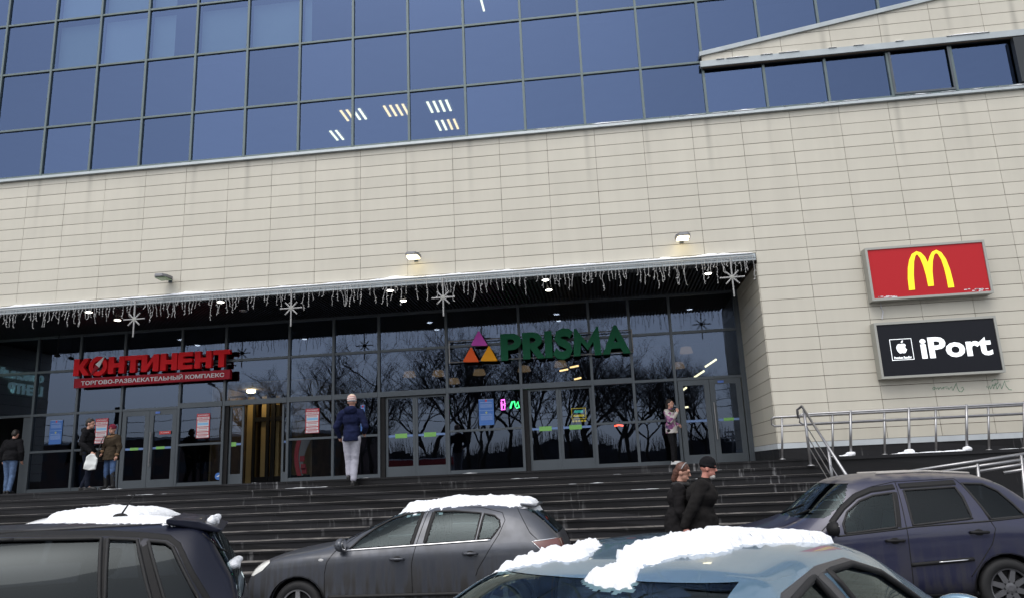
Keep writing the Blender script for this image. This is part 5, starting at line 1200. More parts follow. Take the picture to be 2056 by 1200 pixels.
o = car.cut([(-.50, 1.40), (.50, 1.40), (.60, 1.05), (-.60, 1.05)], 'x', rearx); car.piece(o, 'rear_window', G_DARK, -.004)
o = car.cut([(-.52, 1.40), (.52, 1.40), (.64, 1.05), (-.64, 1.05)], 'x', frontx); car.piece(o, 'windscreen', G_CAR, -.004)
h = car.bvh.ray_cast(Vector((-1, 0, 1.425)), Vector((1, 0, 0)))[0]
q = MB(); q.box(h.x-.012, h.x+.02, -.28, .28, 1.41, 1.44); q.build('brake_light', mat('brake_red', (.45, .02, .03), .2), car.root)
for sd in (1, -1):
    for wx in (.75, 3.3): car.arch(wx, .3, .35, sd); car.wheel(wx, .3, .305, sd)
car.finish()
car.snow(lambda x, y: .5-max(0, abs(y)-.50)*4-max(0, x-1.55)*2.5-max(0, .50-x)*5, .4, 2.3, -.62, .62, .06, 'smooth snow on the roof of the white hatchback', .03, 15)

# --- light blue car in front, seen over its roof
BA = .9874
P = dict(L=4.45, top=[(0, .75), (.05, .98), (.3, 1.03), (.62, 1.05), (.95, 1.22), (1.27, 1.355), (1.45, 1.40), (1.9, 1.45), (2.4, 1.44), (2.75, 1.36), (3.2, 1.15), (3.55, .99), (3.9, .92), (4.3, .76), (4.45, .5)],
  belt=[(0, .7), (.1, .93), (.6, .96), (1.4, .95), (3.0, .90), (3.7, .86), (4.2, .7), (4.45, .48)], w=[(0, .62), (.1, .74), (.5, .83), (1.2, .87), (3.2, .87), (3.8, .8), (4.2, .68), (4.45, .5)], low=[(0, .3), (.3, .2), (4.45, .25)], tumble=.07)
P['xs'] = xs_range(4.45, (.05, .3, .62, .95, 1.27, 1.45))
PB = paint('paint_light_blue', (.125, .225, .32), .4, .26, dirt=.12, dcol=(.2, .22, .24), coat=1.0)
car = Car('parked_sedan', 'light blue car in the foreground with patches of thick snow on its roof', P, PB, (14.619, -15.964, 0), BA)
car.root.scale = (1.08, 1.08, 1)
SL = mat('grey_window_frame', (.045, .045, .05), .4)
b1 = [(1.02, .99), (1.25, 1.18), (1.50, 1.275), (1.80, 1.325), (1.96, .97)]
b2 = [(2.10, .965), (1.97, 1.33), (2.25, 1.325), (2.55, 1.25), (2.95, 1.04), (3.05, .94)]
for wv in (b1, b2):
    for sd in (1, -1): car.side_window(wv, sd, G_CAR, 'window', .016)
o = car.cut([(-.67, 1.155), (.67, 1.155), (.73, 1.05), (-.73, 1.05)], 'x', rearx); car.piece(o, 'rear_window', G_DARK, -.003)
o = car.cut([(-.55, 1.36), (.55, 1.36), (.68, 1.02), (-.68, 1.02)], 'x', frontx); car.piece(o, 'windscreen', G_CAR, -.003)
for sd in (1, -1):
    for wx in (.95, 3.6): car.arch(wx, .31, .36, sd); car.wheel(wx, .31, .315, sd)
    car.band([(.95, .97), (1.22, 1.185), (1.50, 1.295), (1.90, 1.343), (2.25, 1.338), (2.60, 1.245), (3.05, 1.01), (3.15, .93)], sd, .042, 'window_surround', SL)
    car.band([(1.87, 1.33), (2.02, .97)], sd, .12, 'pillar_trim', SL)
    car.mirror(2.95, 1.0, sd, PB)
car.interior(1.0, 3.3, .45, ((2.2, .36), (2.2, -.36)), .68, 2.6)
car.finish(); BLUE = car
B1 = [(860, 1200), (900, 1185), (953, 1160), (1003, 1129), (1034, 1118), (1065, 1110), (1109, 1098), (1140, 1095), (1171, 1080), (1202, 1078), (1224, 1095), (1202, 1104), (1171, 1126), (1140, 1131), (1106, 1129), (1078, 1138), (1034, 1145), (985, 1154), (938, 1176), (888, 1200)]
B2 = [(1254, 1095), (1296, 1080), (1346, 1068), (1389, 1066), (1436, 1056), (1483, 1050), (1568, 1040), (1600, 1048), (1650, 1070), (1692, 1090), (1656, 1094), (1524, 1095), (1494, 1097), (1461, 1109), (1420, 1117), (1370, 1120), (1346, 1126), (1318, 1138), (1290, 1145), (1290, 1160), (1265, 1185), (1218, 1183), (1190, 1176), (1156, 1160), (1171, 1154), (1233, 1129), (1233, 1110), (1249, 1098)]
car.snow(lambda p: max(poly_dist(to_px(p), B1), poly_dist(to_px(p), B2))/26-.2, 1.05, 3.0, -.66,     .70, .036, 'thick patches of snow on the roof of the light blue car', .0115, 23, True)
#@@PEOPLE
# ------------------------------------------------------------------ people
SKIN = mat('skin', (.50, .27, .20), .55, var=.06, vscale=20); SKINR = mat('skin_ruddy', (.52, .22, .17), .55, var=.06, vscale=20)
HAIRD = mat('hair_dark', (.018, .013, .011), .6); HAIRB = mat('hair_auburn', (.09, .035, .022), .55, var=.3, vscale=30)
def cloth(name, col, var=.18, vs=9): return mat(name, col, .95, spec=.15, var=var, vscale=vs, bump=.25, bscale=160)
class Fig:
    """one figure: y forward, x to its right, z up from the soles; joints in metres for a height of 1.75"""
    def __init__(s, label, loc, yaw, H, J=None, skin=SKIN, lean=0.0, girth=1.0, shoulders=1.0, group=None, deep=1.0):
        s.dp = deep; s.k = H/1.75; s.g = girth; s.loc = Vector(loc); s.yaw = yaw; s.skin = skin
        j = dict(head=(0, .02, 1.635), neck=(0, -.01, 1.47), chest=(0, 0, 1.28), waist=(0, 0, 1.06), pelvis=(0, 0, .94))
        for sd, n in ((-1, 'L'), (1, 'R')):
            j['sh'+n] = (.185*sd*shoulders, -.01, 1.41); j['el'+n] = (.235*sd*shoulders, -.03, 1.13); j['wr'+n] = (.235*sd*shoulders, .05, .89)
            j['hip'+n] = (.09*sd, 0, .91); j['kn'+n] = (.095*sd, .01, .50); j['an'+n] = (.10*sd, -.02, .09); j['toe'+n] = (.11*sd, .15, .035)
        j.update(J or {}); s.j = {k: Vector(v) for k, v in j.items()}
        if lean:
            for k, v in s.j.items():
                if v.z > .95 or k[:2] in ('wr', 'el'):
                    d = v-Vector((0, 0, .95)); a = lean*(1 if k not in ('head', 'neck') else 1.15)
                    s.j[k] = Vector((v.x, d.y*cos(a)+d.z*sin(a), .95-d.y*sin(a)+d.z*cos(a))) if d.z > -.1 else v+Vector((0, .03*lean, 0))
        s.label = label; s.group = group
    def cap(s, q, a, b, ra, rb, n=14): q.tube([a, a+(b-a)*.33, a+(b-a)*.67, b], ra, n, rb); q.ell(a, (ra,)*3, n, 8); q.ell(b, (rb,)*3, n, 8)
    def ov(s, q, c, r): q.ell(c, r, 18, 12)
    def skinmesh(s, q, vox, fold=0.0, fs=7, quilt=0, smooth=4, seed=0):
        me = q.mesh('m'); me = evaluated(me, [('REMESH', dict(mode='VOXEL', voxel_size=vox)), ('SMOOTH', dict(factor=.5, iterations=smooth))])
        if fold or quilt:
            nn = [v.normal.copy() for v in me.vertices]
            for v, n in zip(me.vertices, nn):
                d = fold*(noise.noise(Vector((v.co.x*fs, v.co.y*fs, v.co.z*fs*1.5+seed)))+.5*noise.noise(Vector((v.co.x*fs*2.3, v.co.y*fs*2.3, v.co.z*fs*3+seed))))
                if quilt: d += quilt*abs(sin(v.co.z*pi/.085))
                v.co += n*d
        for v in me.vertices: v.co *= s.k
        for p in me.polygons: p.use_smooth = True
        return me
    def hand(s, q, w_, d, out, curl=.5, hold=False):
        """palm, four fingers of unequal length and a thumb leaving the side of the palm"""
        d = d.normalized(); side = out.normalized(); nrm = d.cross(side).normalized()
        pc_ = w_+d*.045; q.tube([w_, w_+d*.03, w_+d*.085], .026, 10, .036); q.ell(pc_+d*.01, (.036, .036, .036), 10, 8)
        for k, L_ in enumerate((.068, .078, .072, .056)):
            b = w_+d*.082+side*(.030-.019*k); a1 = b+d*L_*.45+nrm*curl*.012; a2 = b+d*L_*(.85-.3*curl)+nrm*curl*.045
            q.tube([b, a1, a2], .0095, 8, .0075); q.ell(a2, (.0078,)*3, 8, 6)
        t0 = w_+d*.03+side*.03; t1 = t0+side*.022+d*.028; t2 = t1+d*.028+nrm*curl*.02; q.tube([t0, t1, t2], .012, 8, .009); q.ell(t2, (.009,)*3, 8, 6)
    def body(s, head_dir=0.0, tilt=0.0, thumb=1, curls=(.5, .5), handdir=None):
        j = s.j; q = MB()
        def hp(x, y, z):
            v = Vector((x, y, z)); v = Matrix.Rotation(head_dir, 3, 'Z') @ (Matrix.Rotation(-tilt, 3, 'X') @ v); return j['head']+v
        s.hp = hp
        q.ell(hp(0, -.01, .03), (.077, .096, .10), 18, 14); q.ell(hp(0, .022, -.045), (.058, .068, .068), 16, 10); q.ell(hp(0, .055, -.085), (.032, .03, .028), 12, 8)
        q.tube([hp(0, .085, .03), hp(0, .112, -.015)], .010, 8, .017); q.ell(hp(0, .09, -.056), (.024, .012, .010), 10, 6); q.ell(hp(0, .078, .045), (.055, .018, .012), 10, 6)
        for sd in (-1, 1): q.ell(hp(.078*sd, -.005, -.005), (.012, .022, .032), 10, 8)
        s.cap(q, j['neck']-Vector((0, 0, .04)), hp(0, -.015, -.06), .056, .05)
        s.ov(q, j['chest'], (.15*s.g, .10*s.g, .17)); s.ov(q, j['waist'], (.13*s.g, .095*s.g, .14)); s.ov(q, j['pelvis'], (.15*s.g, .105*s.g, .12))
        for n, sd in (('L', -1), ('R', 1)):
            s.cap(q, j['neck']-Vector((0, 0, .05)), j['sh'+n], .05, .055); s.cap(q, j['sh'+n], j['el'+n], .052, .04); s.cap(q, j['el'+n], j['wr'+n], .04, .027)
            dd = (j['wr'+n]-j['el'+n]).normalized() if not handdir or n not in handdir else Vector(handdir[n])
            s.hand(q, j['wr'+n], dd, Vector((0, 1, 0)) if abs(dd.z) > .5 else Vector((0, 0, 1)), curls[0 if n == 'L' else 1])
            s.cap(q, j['hip'+n], j['kn'+n], .082, .055); s.cap(q, j['kn'+n], j['an'+n], .052, .036); s.cap(q, j['an'+n], j['toe'+n], .036, .03)
        me = s.skinmesh(q, .0085, smooth=2)
        s.o = link('person', me, s.skin); s.o.location = s.loc; s.o.rotation_euler = (0, 0, s.yaw); tag(s.o, s.label, 'person', s.group)
        for sd in (-1, 1):
            e = MB(); e.ell(hp(.032*sd, .088, .022)*s.k, (.011, .007, .007), 10, 6); e.build('eye', mat('eye_dark', (.02, .015, .012), .2), s.o, True)
        b = MB(); b.ell(hp(0, .101, -.058)*s.k, (.020, .004, .004), 10, 6); b.build('lips', mat('lip', (.3, .1, .09), .5), s.o, True)
        return s
    def add(s, name, q, m, vox=.012, **kw):
        me = s.skinmesh(q, vox, **kw); return link(name, me, m, s.o)
    def jacket(s, m, name='jacket', hem=.80, r=1.0, hood=False, collar=True, flare=0.0, cuff=.94, **kw):
        j = s.j; q = MB(); g = s.g*r
        s.ov(q, j['chest']+Vector((0, 0, .01)), (.185*g, .135*g*s.dp, .185)); s.ov(q, j['waist'], (.172*g, .128*g*s.dp, .17)); 
        hz = Vector((j['pelvis'].x, j['pelvis'].y, hem)); b0 = len(q.v); q.tube([j['waist'], (j['waist']+hz)/2, hz], .165*g, 20, (.172+flare)*g)
        q.v[b0:] = [(v[0], j['waist'].y+(v[1]-j['waist'].y)*.89*s.dp, v[2]) for v in q.v[b0:]]
        i0 = len(q.v)-0
        for n in 'LR':
            s.cap(q, j['neck']-Vector((0, 0, .085)), j['sh'+n], .075*r, .078*r); s.cap(q, j['sh'+n], j['el'+n], .078*r, .064*r); w_ = j['el'+n]+(j['wr'+n]-j['el'+n])*cuff; s.cap(q, j['el'+n], w_, .062*r, .046*r)
        if collar: q.tube([j['neck']-Vector((0, 0, .06)), j['neck']+Vector((0, .005, .045))], .088, 18, .075)
        if hood: q.ell(j['neck']+Vector((0, -.09, .0)), (.13, .075, .085), 16, 10); q.tube([j['neck']+Vector((.1*cos(t), .02+.085*sin(t), -.0+.02*sin(t))) for t in [2*pi*k/16 for k in range(17)]], .034, 10)
        kw.setdefault('fold', .014); return s.add(name, q, m, **kw)
    def trousers(s, m, top=1.0, r=1.0, cuff=1.0, **kw):
        j = s.j; q = MB(); s.ov(q, j['pelvis'], (.162*s.g, .122*s.g, .14)); q.tube([j['pelvis']+Vector((0, 0, -.02)), Vector((j['pelvis'].x, j['pelvis'].y, top))], .15*s.g, 18, .145*s.g)
        for n in 'LR':
            s.cap(q, j['hip'+n], j['kn'+n], .098*r, .073*r); s.cap(q, j['kn'+n], j['kn'+n]+(j['an'+n]-j['kn'+n])*cuff, .072*r, .058*r)
        kw.setdefault('fold', .008); return s.add('trousers', q, m, **kw)
    def shoes(s, m, name='shoe', high=0.0):
        for n in 'LR':
            a, t = s.j['an'+n], s.j['toe'+n]; q = MB(); q.tube([a+Vector((0, -.02, -.03)), (a+t)/2+Vector((0, 0, -.005)), t], .048, 12, .040); q.ell(a+Vector((0, -.035, -.035)), (.042, .05, .05)); q.ell(t+Vector((0, 0, .008)), (.045, .06, .038)); q.box(min(a.x, t.x)-.035, max(a.x, t.x)+.035, min(a.y, t.y)-.075, max(a.y, t.y)+.055, min(a.z, t.z+.055)-.09, min(a.z, t.z+.055)-.06)
            if high: s.cap(q, a, s.j['kn'+n]+(a-s.j['kn'+n])*(1-high), .055, .068)
            s.add(name, q, m, .010, smooth=3)
    def hair(s, m, long=0.0, name='hair'):
        h = s.hp; q = MB(); q.ell(h(0, -.022, .052), (.088, .098, .092), 18, 12); q.ell(h(0, -.06, .0), (.075, .06, .08), 14, 10)
        if long: s.cap(q, h(0, -.07, -.02), h(0, -.085, -.02-long), .07, .05)
        return s.add(name, q, m, .010, fold=.006, fs=22)
    def beanie(s, m, name='hat'):
        h = s.hp; q = MB(); q.ell(h(0, -.012, .062), (.092, .108, .098), 20, 14); a = h(0, -.012, .028)
        q.tube([h(.088*cos(t), -.012+.104*sin(t), .035) for t in [2*pi*k/20 for k in range(21)]], .010, 8)
        return s.add(name, q, m, .009, fold=.003, fs=25)

def ground_pt(px, py, Y): p = at(px, py, Y); return p
JET = cloth('cloth_black', (.010, .010, .012)); NAVY = cloth('cloth_navy', (.009, .013, .042)); GREYT = cloth('cloth_light_grey', (.36, .36, .42), .1); OLIVE = cloth('cloth_dark_brown', (.040, .030, .020)); JEAN = cloth('denim', (.07, .12, .24), .25, 14); JEANL = cloth('denim_pale', (.10, .155, .27), .25, 14); CHAR = cloth('cloth_charcoal', (.014, .013, .013)); FUR = mat('fur_brown', (.16, .09, .045), .95, var=.4, vscale=40, bump=.8, bscale=90); BOOT = mat('boot_black', (.010, .010, .011), .5); BURG = cloth('knit_burgundy', (.16, .02, .04))
# man in navy jacket climbing onto the landing, seen from behind
X = at(708, 900, -2.85).x
f = Fig('person in navy quilted jacket, pale grey trousers and striped beanie climbing the steps', (X, -2.92, ZLAND-SH), 0.06, 1.80,
        dict(knL=(-.075, .07, .50), anL=(-.06, .04, .20), toeL=(-.06, .20, .145), knR=(.06, .06, .50), anR=(.045, -.03, .09), toeR=(.05, .13, .035), elL=(-.30, -.03, 1.14), wrL=(-.27, .10, .96), elR=(.29, -.04, 1.14), wrR=(.22, .16, 1.03)))
f.body(tilt=-.1); f.jacket(NAVY, hem=.86, r=1.0, hood=True, quilt=.004); f.trousers(GREYT, top=1.0, r=1.02, cuff=.92); f.shoes(BOOT)
bm_ = bpy.data.materials.new('striped_knit'); bm_.use_nodes = True; n = bm_.node_tree; b = n.nodes['Principled BSDF']; b.inputs['Roughness'].default_value = .95
tc = n.nodes.new('ShaderNodeTexCoord'); sp_ = n.nodes.new('ShaderNodeSeparateXYZ'); n.links.new(tc.outputs['Object'], sp_.inputs[0]); r_ = n.nodes.new('ShaderNodeValToRGB'); r_.color_ramp.interpolation = 'CONSTANT'
mr = n.nodes.new('ShaderNodeMapRange'); mr.inputs[1].default_value = 1.665; mr.inputs[2].default_value = 1.845; n.links.new(sp_.outputs[2], mr.inputs[0]); n.links.new(mr.outputs[0], r_.inputs[0])
el = r_.color_ramp.elements; el[0].color = (.32, .34, .40, 1); el[1].position = .22; el[1].color = (.62, .58, .55, 1)
for p_, c_ in ((.34, (.32, .04, .05, 1)), (.44, (.66, .62, .58, 1)), (.58, (.36, .04, .05, 1)), (.68, (.68, .64, .58, 1)), (.80, (.42, .12, .07, 1)), (.88, (.72, .66, .5, 1))): q_ = el.new(p_); q_.color = c_
n.links.new(r_.outputs[0], b.inputs['Base Color']); f.beanie(bm_)
# waiting couple on the left
YM = .35
X = at(176, 900, YM).x
f = Fig('person with short dark hair in black puffer jacket holding a white bag', (X, YM, ZLAND), -pi/2+.25, 1.80,
        dict(elR=(.24, -.06, 1.14), wrR=(.24, .17, .93), elL=(-.23, -.04, 1.13), wrL=(-.22, .10, .95), knL=(-.09, .06, .50), anL=(-.10, -.10, .10), toeL=(-.10, .06, .035), knR=(.09, .09, .50), anR=(.10, .10, .09), toeR=(.11, .27, .035)))
f.body(head_dir=-.1, tilt=.12, curls=(.5, .9)); f.jacket(JET, hem=.86, r=1.06, hood=True, quilt=.006); f.trousers(cloth('cloth_midnight', (.010, .013, .024))); f.shoes(BOOT); f.hair(HAIRD)
hm = Matrix.Translation(f.loc) @ Matrix.Rotation(f.yaw, 4, 'Z') @ (f.j['wrR']*f.k+Vector((0, .05, -.07)))
q = MB(); prof = [(-.17, -.44), (.0, -.46), (.17, -.42), (.16, -.12), (.10, -.08), (.05, -.015), (-.02, .0), (-.09, -.04), (-.15, -.10)]
q.prism([(u*.9, v*.92) for u, v in prof], lambda u, v, d: (u, d, v), -.035, .035)
me = q.mesh('bag'); me = evaluated(me, [('REMESH', dict(mode='VOXEL', voxel_size=.012)), ('SMOOTH', dict(factor=.5, iterations=5))])
for v in me.vertices: v.co.y += .018*noise.noise(v.co*9); v.co.x += .012*noise.noise(v.co*7+Vector((3, 0, 0)))
for p in me.polygons: p.use_smooth = True
o = link('plastic_bag', me, mat('bag_white', (.68, .70, .70), .4, var=.06, vscale=14)); o.location = hm+Vector((.02, -.02, .03)); o.rotation_euler = (0, radians(8), .2); tag(o, 'white plastic carrier bag held by the man in the black puffer jacket', 'bag')
X = at(219, 900, YM).x
f = Fig('person in burgundy knit hat, brown fur-collared coat, jeans and tall black boots', (X, YM+.1, ZLAND), pi-.25, 1.62,
        dict(elL=(-.27, -.02, 1.13), wrL=(-.28, .06, .90), elR=(.28, .0, 1.13), wrR=(.24, .10, 1.0), anL=(-.13, -.02, .09), toeL=(-.15, .14, .035), anR=(.13, -.02, .09), toeR=(.15, .14, .035), knL=(-.12, .02, .5), knR=(.12, .02, .5)))
f.body(head_dir=.25, tilt=.06); f.jacket(OLIVE, name='coat', hem=.80, r=1.10, flare=.035); f.trousers(JEAN, cuff=.6); f.shoes(BOOT, 'boot', .92); f.beanie(BURG)
q = MB(); q.tube([f.j['neck']+Vector((.10*cos(t), .02+.09*sin(t), -.02-.025*sin(t))) for t in [2*pi*k/18 for k in range(19)]], .042, 10); f.add('fur_collar', q, FUR, .012, fold=.012, fs=30)
for n_ in 'LR': q = MB(); q.ell(f.j['wr'+n_]+Vector((0, 0, .035)), (.062, .062, .05)); f.add('fur_cuff', q, FUR, .012, fold=.01, fs=30)
q = MB(); q.box(-.15, .15, -.05, .05, -.14, .10); q.tube([(-.12, 0, .10), (-.09, .02, .36), (0, .03, .50), (.06, .02, .36), (.12, 0, .10)], .012, 6)
o = q.build('handbag', mat('bag_black', (.014, .014, .015), .45), None, bevel=.02); o.location = Matrix.Translation(f.loc) @ Matrix.Rotation(f.yaw, 4, 'Z') @ Vector((.27*f.k, .06, .93*f.k)); o.rotation_euler = (0, 0, f.yaw+pi/2); tag(o, 'black handbag on the arm of the woman in the burgundy hat', 'bag')
# man entering the office door at the far left
p = at(14, 970, 2.2)
f = Fig('person in black jacket and pale jeans seen from behind, entering at the far left', (at(16, 970, 1.5).x, 1.5, ZLAND), .1, 1.74, dict(elL=(-.27, -.02, 1.13), wrL=(-.26, .08, .93), elR=(.29, -.03, 1.13), wrR=(.25, .10, .93), knL=(-.09, .08, .5), anL=(-.10, .08, .09), toeL=(-.10, .24, .035), anR=(.09, -.08, .10), toeR=(.09, .08, .035)), lean=.12, girth=1.08)
f.body(tilt=.3); f.jacket(JET, hem=.90, r=1.16); f.trousers(JEANL, r=1.08); f.shoes(BOOT); f.hair(HAIRD)
# woman smoking at the right double door
Y_ = GY-.65
f = Fig('person with dark hair in floral white and violet jacket smoking at the right door', (at(1352, 905, Y_).x, Y_, ZLAND), -pi/2-.55+pi*.0, 1.66,
        dict(elR=(.22, .09, 1.16), wrR=(.10, .27, 1.38), elL=(-.22, -.02, 1.13), wrL=(-.14, .16, 1.05), anR=(.07, .02, .09), toeR=(.09, .18, .035), anL=(-.05, .0, .09), toeL=(-.06, .16, .035), knR=(.07, .03, .5), knL=(-.06, .02, .5)))
f.body(head_dir=.1, curls=(.8, .7), handdir={'R': (-.15, -.2, .97)}); f.jacket(floral_mat(), hem=.84, r=1.06, cuff=.9, flare=.0); f.trousers(JET, top=1.0, r=1.0); f.hair(HAIRD, .12)
q = MB(); q.tube([f.j['neck']+Vector((.10*cos(t), .0+.09*sin(t), -.015)) for t in [2*pi*k/18 for k in range(19)]], .036, 10); f.add('fur_collar', q, mat('fur_olive', (.07, .06, .04), .95), .012, fold=.012, fs=30)
f.shoes(mat('shoe_white', (.6, .6, .6), .5))
q = MB(); c0 = f.hp(.01, .11, -.058)*f.k; q.tube([c0, c0+Vector((.01, .075, -.01))], .004, 6); o = q.build('cigarette', WHITE); o.location = f.loc; o.rotation_euler = (0, 0, f.yaw); tag(o, 'cigarette at the lips of the woman in the floral jacket', 'cigarette')
# elderly couple walking to the right before the steps
YC = -7.0
gx0 = at(1402, 1000, YC).x
f = Fig('person with grey beard in black beanie and jacket walking before the steps', (gx0-.02, YC, .0), -pi/2-.12, 1.90,
        dict(elR=(.27, -.10, 1.13), wrR=(.27, -.17, .885), elL=(-.24, .06, 1.14), wrL=(-.23, .20, .93), knR=(.09, .16, .50), anR=(.09, .20, .10), toeR=(.10, .38, .05), knL=(-.09, -.04, .5), anL=(-.09, -.32, .14), toeL=(-.09, -.18, .04)), SKINR, lean=.20, girth=1.22, deep=1.1)
f.body(tilt=.22, head_dir=-.05, curls=(.6, .9), handdir={'R': (-.05, .25, -.97)}); f.jacket(CHAR, hem=.80, r=1.13, flare=.01, fold=.012); f.trousers(cloth('cloth_slate', (.018, .019, .023)), r=1.12); f.shoes(BOOT); f.beanie(JET)
q = MB(); q.ell(f.hp(0, .062, -.095), (.045, .045, .035), 14, 8); f.add('beard', q, mat('beard_grey', (.42, .40, .38), .9), .008, fold=.004, fs=30)
f2 = Fig('person with auburn hair and black coat half hidden behind the bearded man', (gx0-.28, YC+.38, .0), -pi/2-.1, 1.84,
        dict(elR=(.22, .02, 1.14), wrR=(.20, .20, .98), knR=(.09, .06, .50), anR=(.09, -.04, .10), toeR=(.10, .12, .04), knL=(-.09, .12, .5), anL=(-.09, .22, .10), toeL=(-.09, .38, .05)), lean=.14, deep=1.1)
f2.body(tilt=.35, head_dir=-.25); f2.jacket(cloth('coat_black', (.014, .013, .014)), name='coat', hem=.62, r=1.12, flare=.02); f2.trousers(JET); f2.shoes(BOOT)
f2.hair(HAIRB, .10)
q = MB(); q.tube([f2.hp(.092*cos(t), -.01+.02*sin(t), .05+.105*abs(sin(t))*.9) for t in [pi*k/12 for k in range(13)]], .009, 8); f2.add('hair_band', q, mat('band_silver', (.3, .3, .31), .4), .005)
q = MB(); q.tube([f2.j['neck']+Vector((.095*cos(t), .01+.09*sin(t), .0)) for t in [2*pi*k/16 for k in range(17)]], .04, 10); f2.add('scarf', q, BOOT, .012, fold=.008, fs=14)

# ------------------------------------------------------------------ what stands behind the camera and shows in the glass
BARK = mat('bark_dark', (.035, .028, .024), .95, var=.3, vscale=3)
def bark_snow():
    m = bpy.data.materials.new('snowy_twigs'); m.use_nodes = True; n = m.node_tree; b = n.nodes['Principled BSDF']; b.inputs['Roughness'].default_value = .9
    g = n.nodes.new('ShaderNodeNewGeometry'); s_ = n.nodes.new('ShaderNodeSeparateXYZ'); n.links.new(g.outputs['Normal'], s_.inputs[0]); r = n.nodes.new('ShaderNodeValToRGB'); n.links.new(s_.outputs[2], r.inputs[0])
    r.color_ramp.elements[0].position = .62; r.color_ramp.elements[0].color = (.030, .025, .022, 1); r.color_ramp.elements[1].position = .8; r.color_ramp.elements[1].color = (.35, .36, .38, 1); n.links.new(r.outputs[0], b.inputs['Base Color']); return m
TW = bark_snow()
def tree_meshes(seed, H):
    rr = random.Random(seed); tr, cr = MB(), MB()
    def grow(p, d, L_, r, lev, q):
        n_ = 4 if lev < 3 else 3; pts = [p]; dd = d.copy()
        for k in range(n_):
            dd = (dd+Vector((rr.uniform(-.22, .22), rr.uniform(-.22, .22), rr.uniform(-.08, .16)))).normalized(); p = p+dd*L_/n_; pts.append(p)
            if lev < 5 and k >= (1 if lev else 2)-0:
                for m_ in range(2 if lev else 2):
                    a = rr.uniform(0, 2*pi); s_ = Vector((cos(a), sin(a), rr.uniform(.15, .8))).normalized()
                    if rr.random() < (.95 if lev < 4 else .75): grow(p, (dd*.45+s_*.75).normalized(), L_*rr.uniform(.5, .72), r*rr.uniform(.4, .58), lev+1, cr)
        q.tube(pts, r, 6 if lev < 2 else (4 if lev < 3 else 3), r*.5, caps=False)
    grow(Vector((0, 0, -.1)), Vector((0, 0, 1)), H*.36, H*.0125, 0, tr); return tr.mesh('trunk', True, False), cr.mesh('branches', False, False)
TM = [tree_meshes(s_, 12) for s_ in (3, 8, 14)]

tl_ = [(-9.5, -33, .85), (-5.5, -37, 1.0), (-2.2, -33, .95), (1.6, -36, 1.08), (5.2, -33, 1.02), (8.2, -37, 1.1), (11.0, -33.5, .95), (14.2, -36, 1.05), (17.2, -34, .9), (20.5, -38, .85), (24, -42, .8), (-13.5, -45, .8), (4, -46, 1.1), (12, -47, 1.1), (29, -44, .8), (-3, -58, 1.1), (-12, -62, 1.0), (8, -60, 1.15), (17, -59, 1.1), (25, -63, 1.1), (33, -60, 1.0), (0, -70, 1.2), (13, -72, 1.2), (21, -74, 1.2)]
for k, (x, y, s_) in enumerate(tl_):
    a, b = TM[k % 3]; r = empty('bare_tree', (x, y, 0), k*1.3); r.scale = (s_*1.45, s_*1.45, s_*1.42)
    tag(r, 'bare dark tree behind the camera, reflected in the entrance glass', 'tree', 'bare trees reflected in the glass')
    link('trunk', a, BARK, r); link('crown', b, TW, r)
# low distant wood, an apartment block, a kiosk
q = MB(); rr = random.Random(5); xx = -150
while xx < 160:
    h = 6.0+2.0*noise.noise(Vector((xx*.07, 0, 0)))+1.2*noise.noise(Vector((xx*.3, 3, 0)))
    q.quad((xx, -96, 0), (xx+1, -96, 0), (xx+1, -97, h*.92), (xx, -97, h*.92))
    for k in range(22):
        a = xx+rr.random()*1.4; y = -95-rr.random()*8; t = h*rr.uniform(.8, 1.3); w_ = rr.uniform(.04, .12); l_ = rr.uniform(-.8, .8)
        q.quad((a-w_, y, 0), (a+w_, y, 0), (a+l_+.02, y-.3, t), (a+l_-.02, y-.3, t))
    xx += 1
tag(q.build('woodland', mat('far_wood', (.046, .046, .052), .95, var=.5, vscale=.8)), 'dark line of far woodland behind the camera', 'woodland', kind='stuff')
r = empty('apartment_block', (-40, -85, 0)); tag(r, 'low brick apartment block reflected in the glass at the left', 'building')
q = MB(); q.box(-30, 22, -6, 6, 0, 8.5); q.build('wall', mat('block_brick', (.11, .07, .06), .9, var=.2, vscale=.5), r); q = MB(); q.box(-30.4, 22.4, -6.4, 6.4, 8.5, 8.9); q.build('roof', mat('roof_snowy', (.4, .41, .43), .8), r)
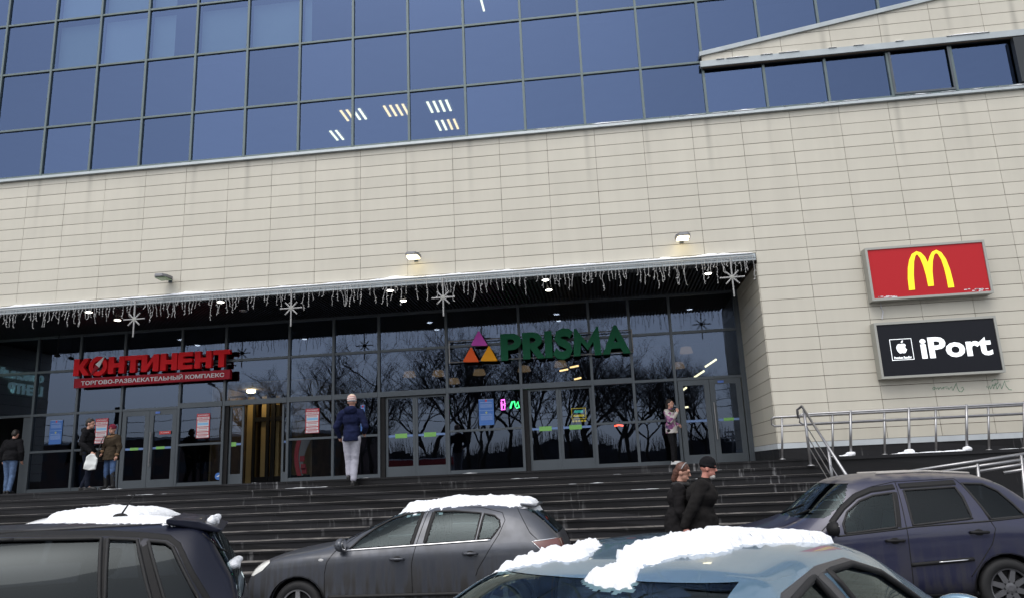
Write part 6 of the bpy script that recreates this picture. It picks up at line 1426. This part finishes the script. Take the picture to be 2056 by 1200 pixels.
for k in range(16):
    for l_ in range(3): q = MB(); q.box(-28.6+3.1*k, -27.1+3.1*k, 5.9, 6.04, 1.2+2.5*l_, 2.6+2.5*l_); q.build('window', mat('far_window', (.03, .035, .045), .3), r)
r = empty('kiosk', (2.4, -30.5, 0)); tag(r, 'white kiosk with red fascia behind the camera, reflected in the left sliding door', 'kiosk')
q = MB(); q.box(-2.4, 2.4, -1.3, 1.3, 0, 2.5); q.build('wall', mat('kiosk_white', (.5, .5, .52), .6), r); q = MB(); q.box(-2.6, 2.6, -1.5, 1.5, 2.5, 3.05); q.build('fascia', mat('kiosk_red', (.5, .05, .05), .5), r); q = MB(); q.box(-2.6, 2.6, -1.5, 1.5, 3.06, 3.14); q.build('roof', SNOW, r)
for k in range(5): q = MB(); q.box(-2.0+.85*k, -1.4+.85*k, 1.28, 1.33, 1.2, 2.1); q.build('window', MATS['far_window'], r)
r = empty('street_sign', (-17.3, -25, 0)); tag(r, 'tall pole with a dark board, reflected above the waiting man', 'street sign')
q = MB(); q.tube([(0, 0, 0), (.1, 0, 7.4)], .07, 8); q.build('pole', ALU, r); q = MB(); q.box(-.25, .25, -.04, .04, 6.3, 7.4); q.build('board', BLACK, r)
for k, (x, y) in enumerate(((-24, -24), (-11, -27), (34, -26))):
    r = empty('lamp_post', (x, y, 0)); tag(r, 'slim grey lamp post behind the camera', 'lamp post', 'lamp posts behind the camera'); q = MB(); q.tube([(0, 0, 0), (0, 0, 8.2)], .09, 8, .06); q.build('pole', ALU, r); q = MB(); q.tube([(0, 0, 8.2), (0, .5, 8.6), (0, 1.3, 8.7)], .04, 6); q.box(-.12, .12, 1.1, 1.7, 8.64, 8.78); q.build('lamp_head', ALU, r)
for k, z in enumerate((5.6, 6.0, 6.7)):
    q = MB(); q.tube([(-60+4*t, -24.3, z-.5*sin(pi*((t*4) % 30)/30)) for t in range(32)], .018, 4); tag(q.build('overhead_wire', BLACK), 'overhead wire reflected in the left part of the glass', 'wire', 'overhead wires')
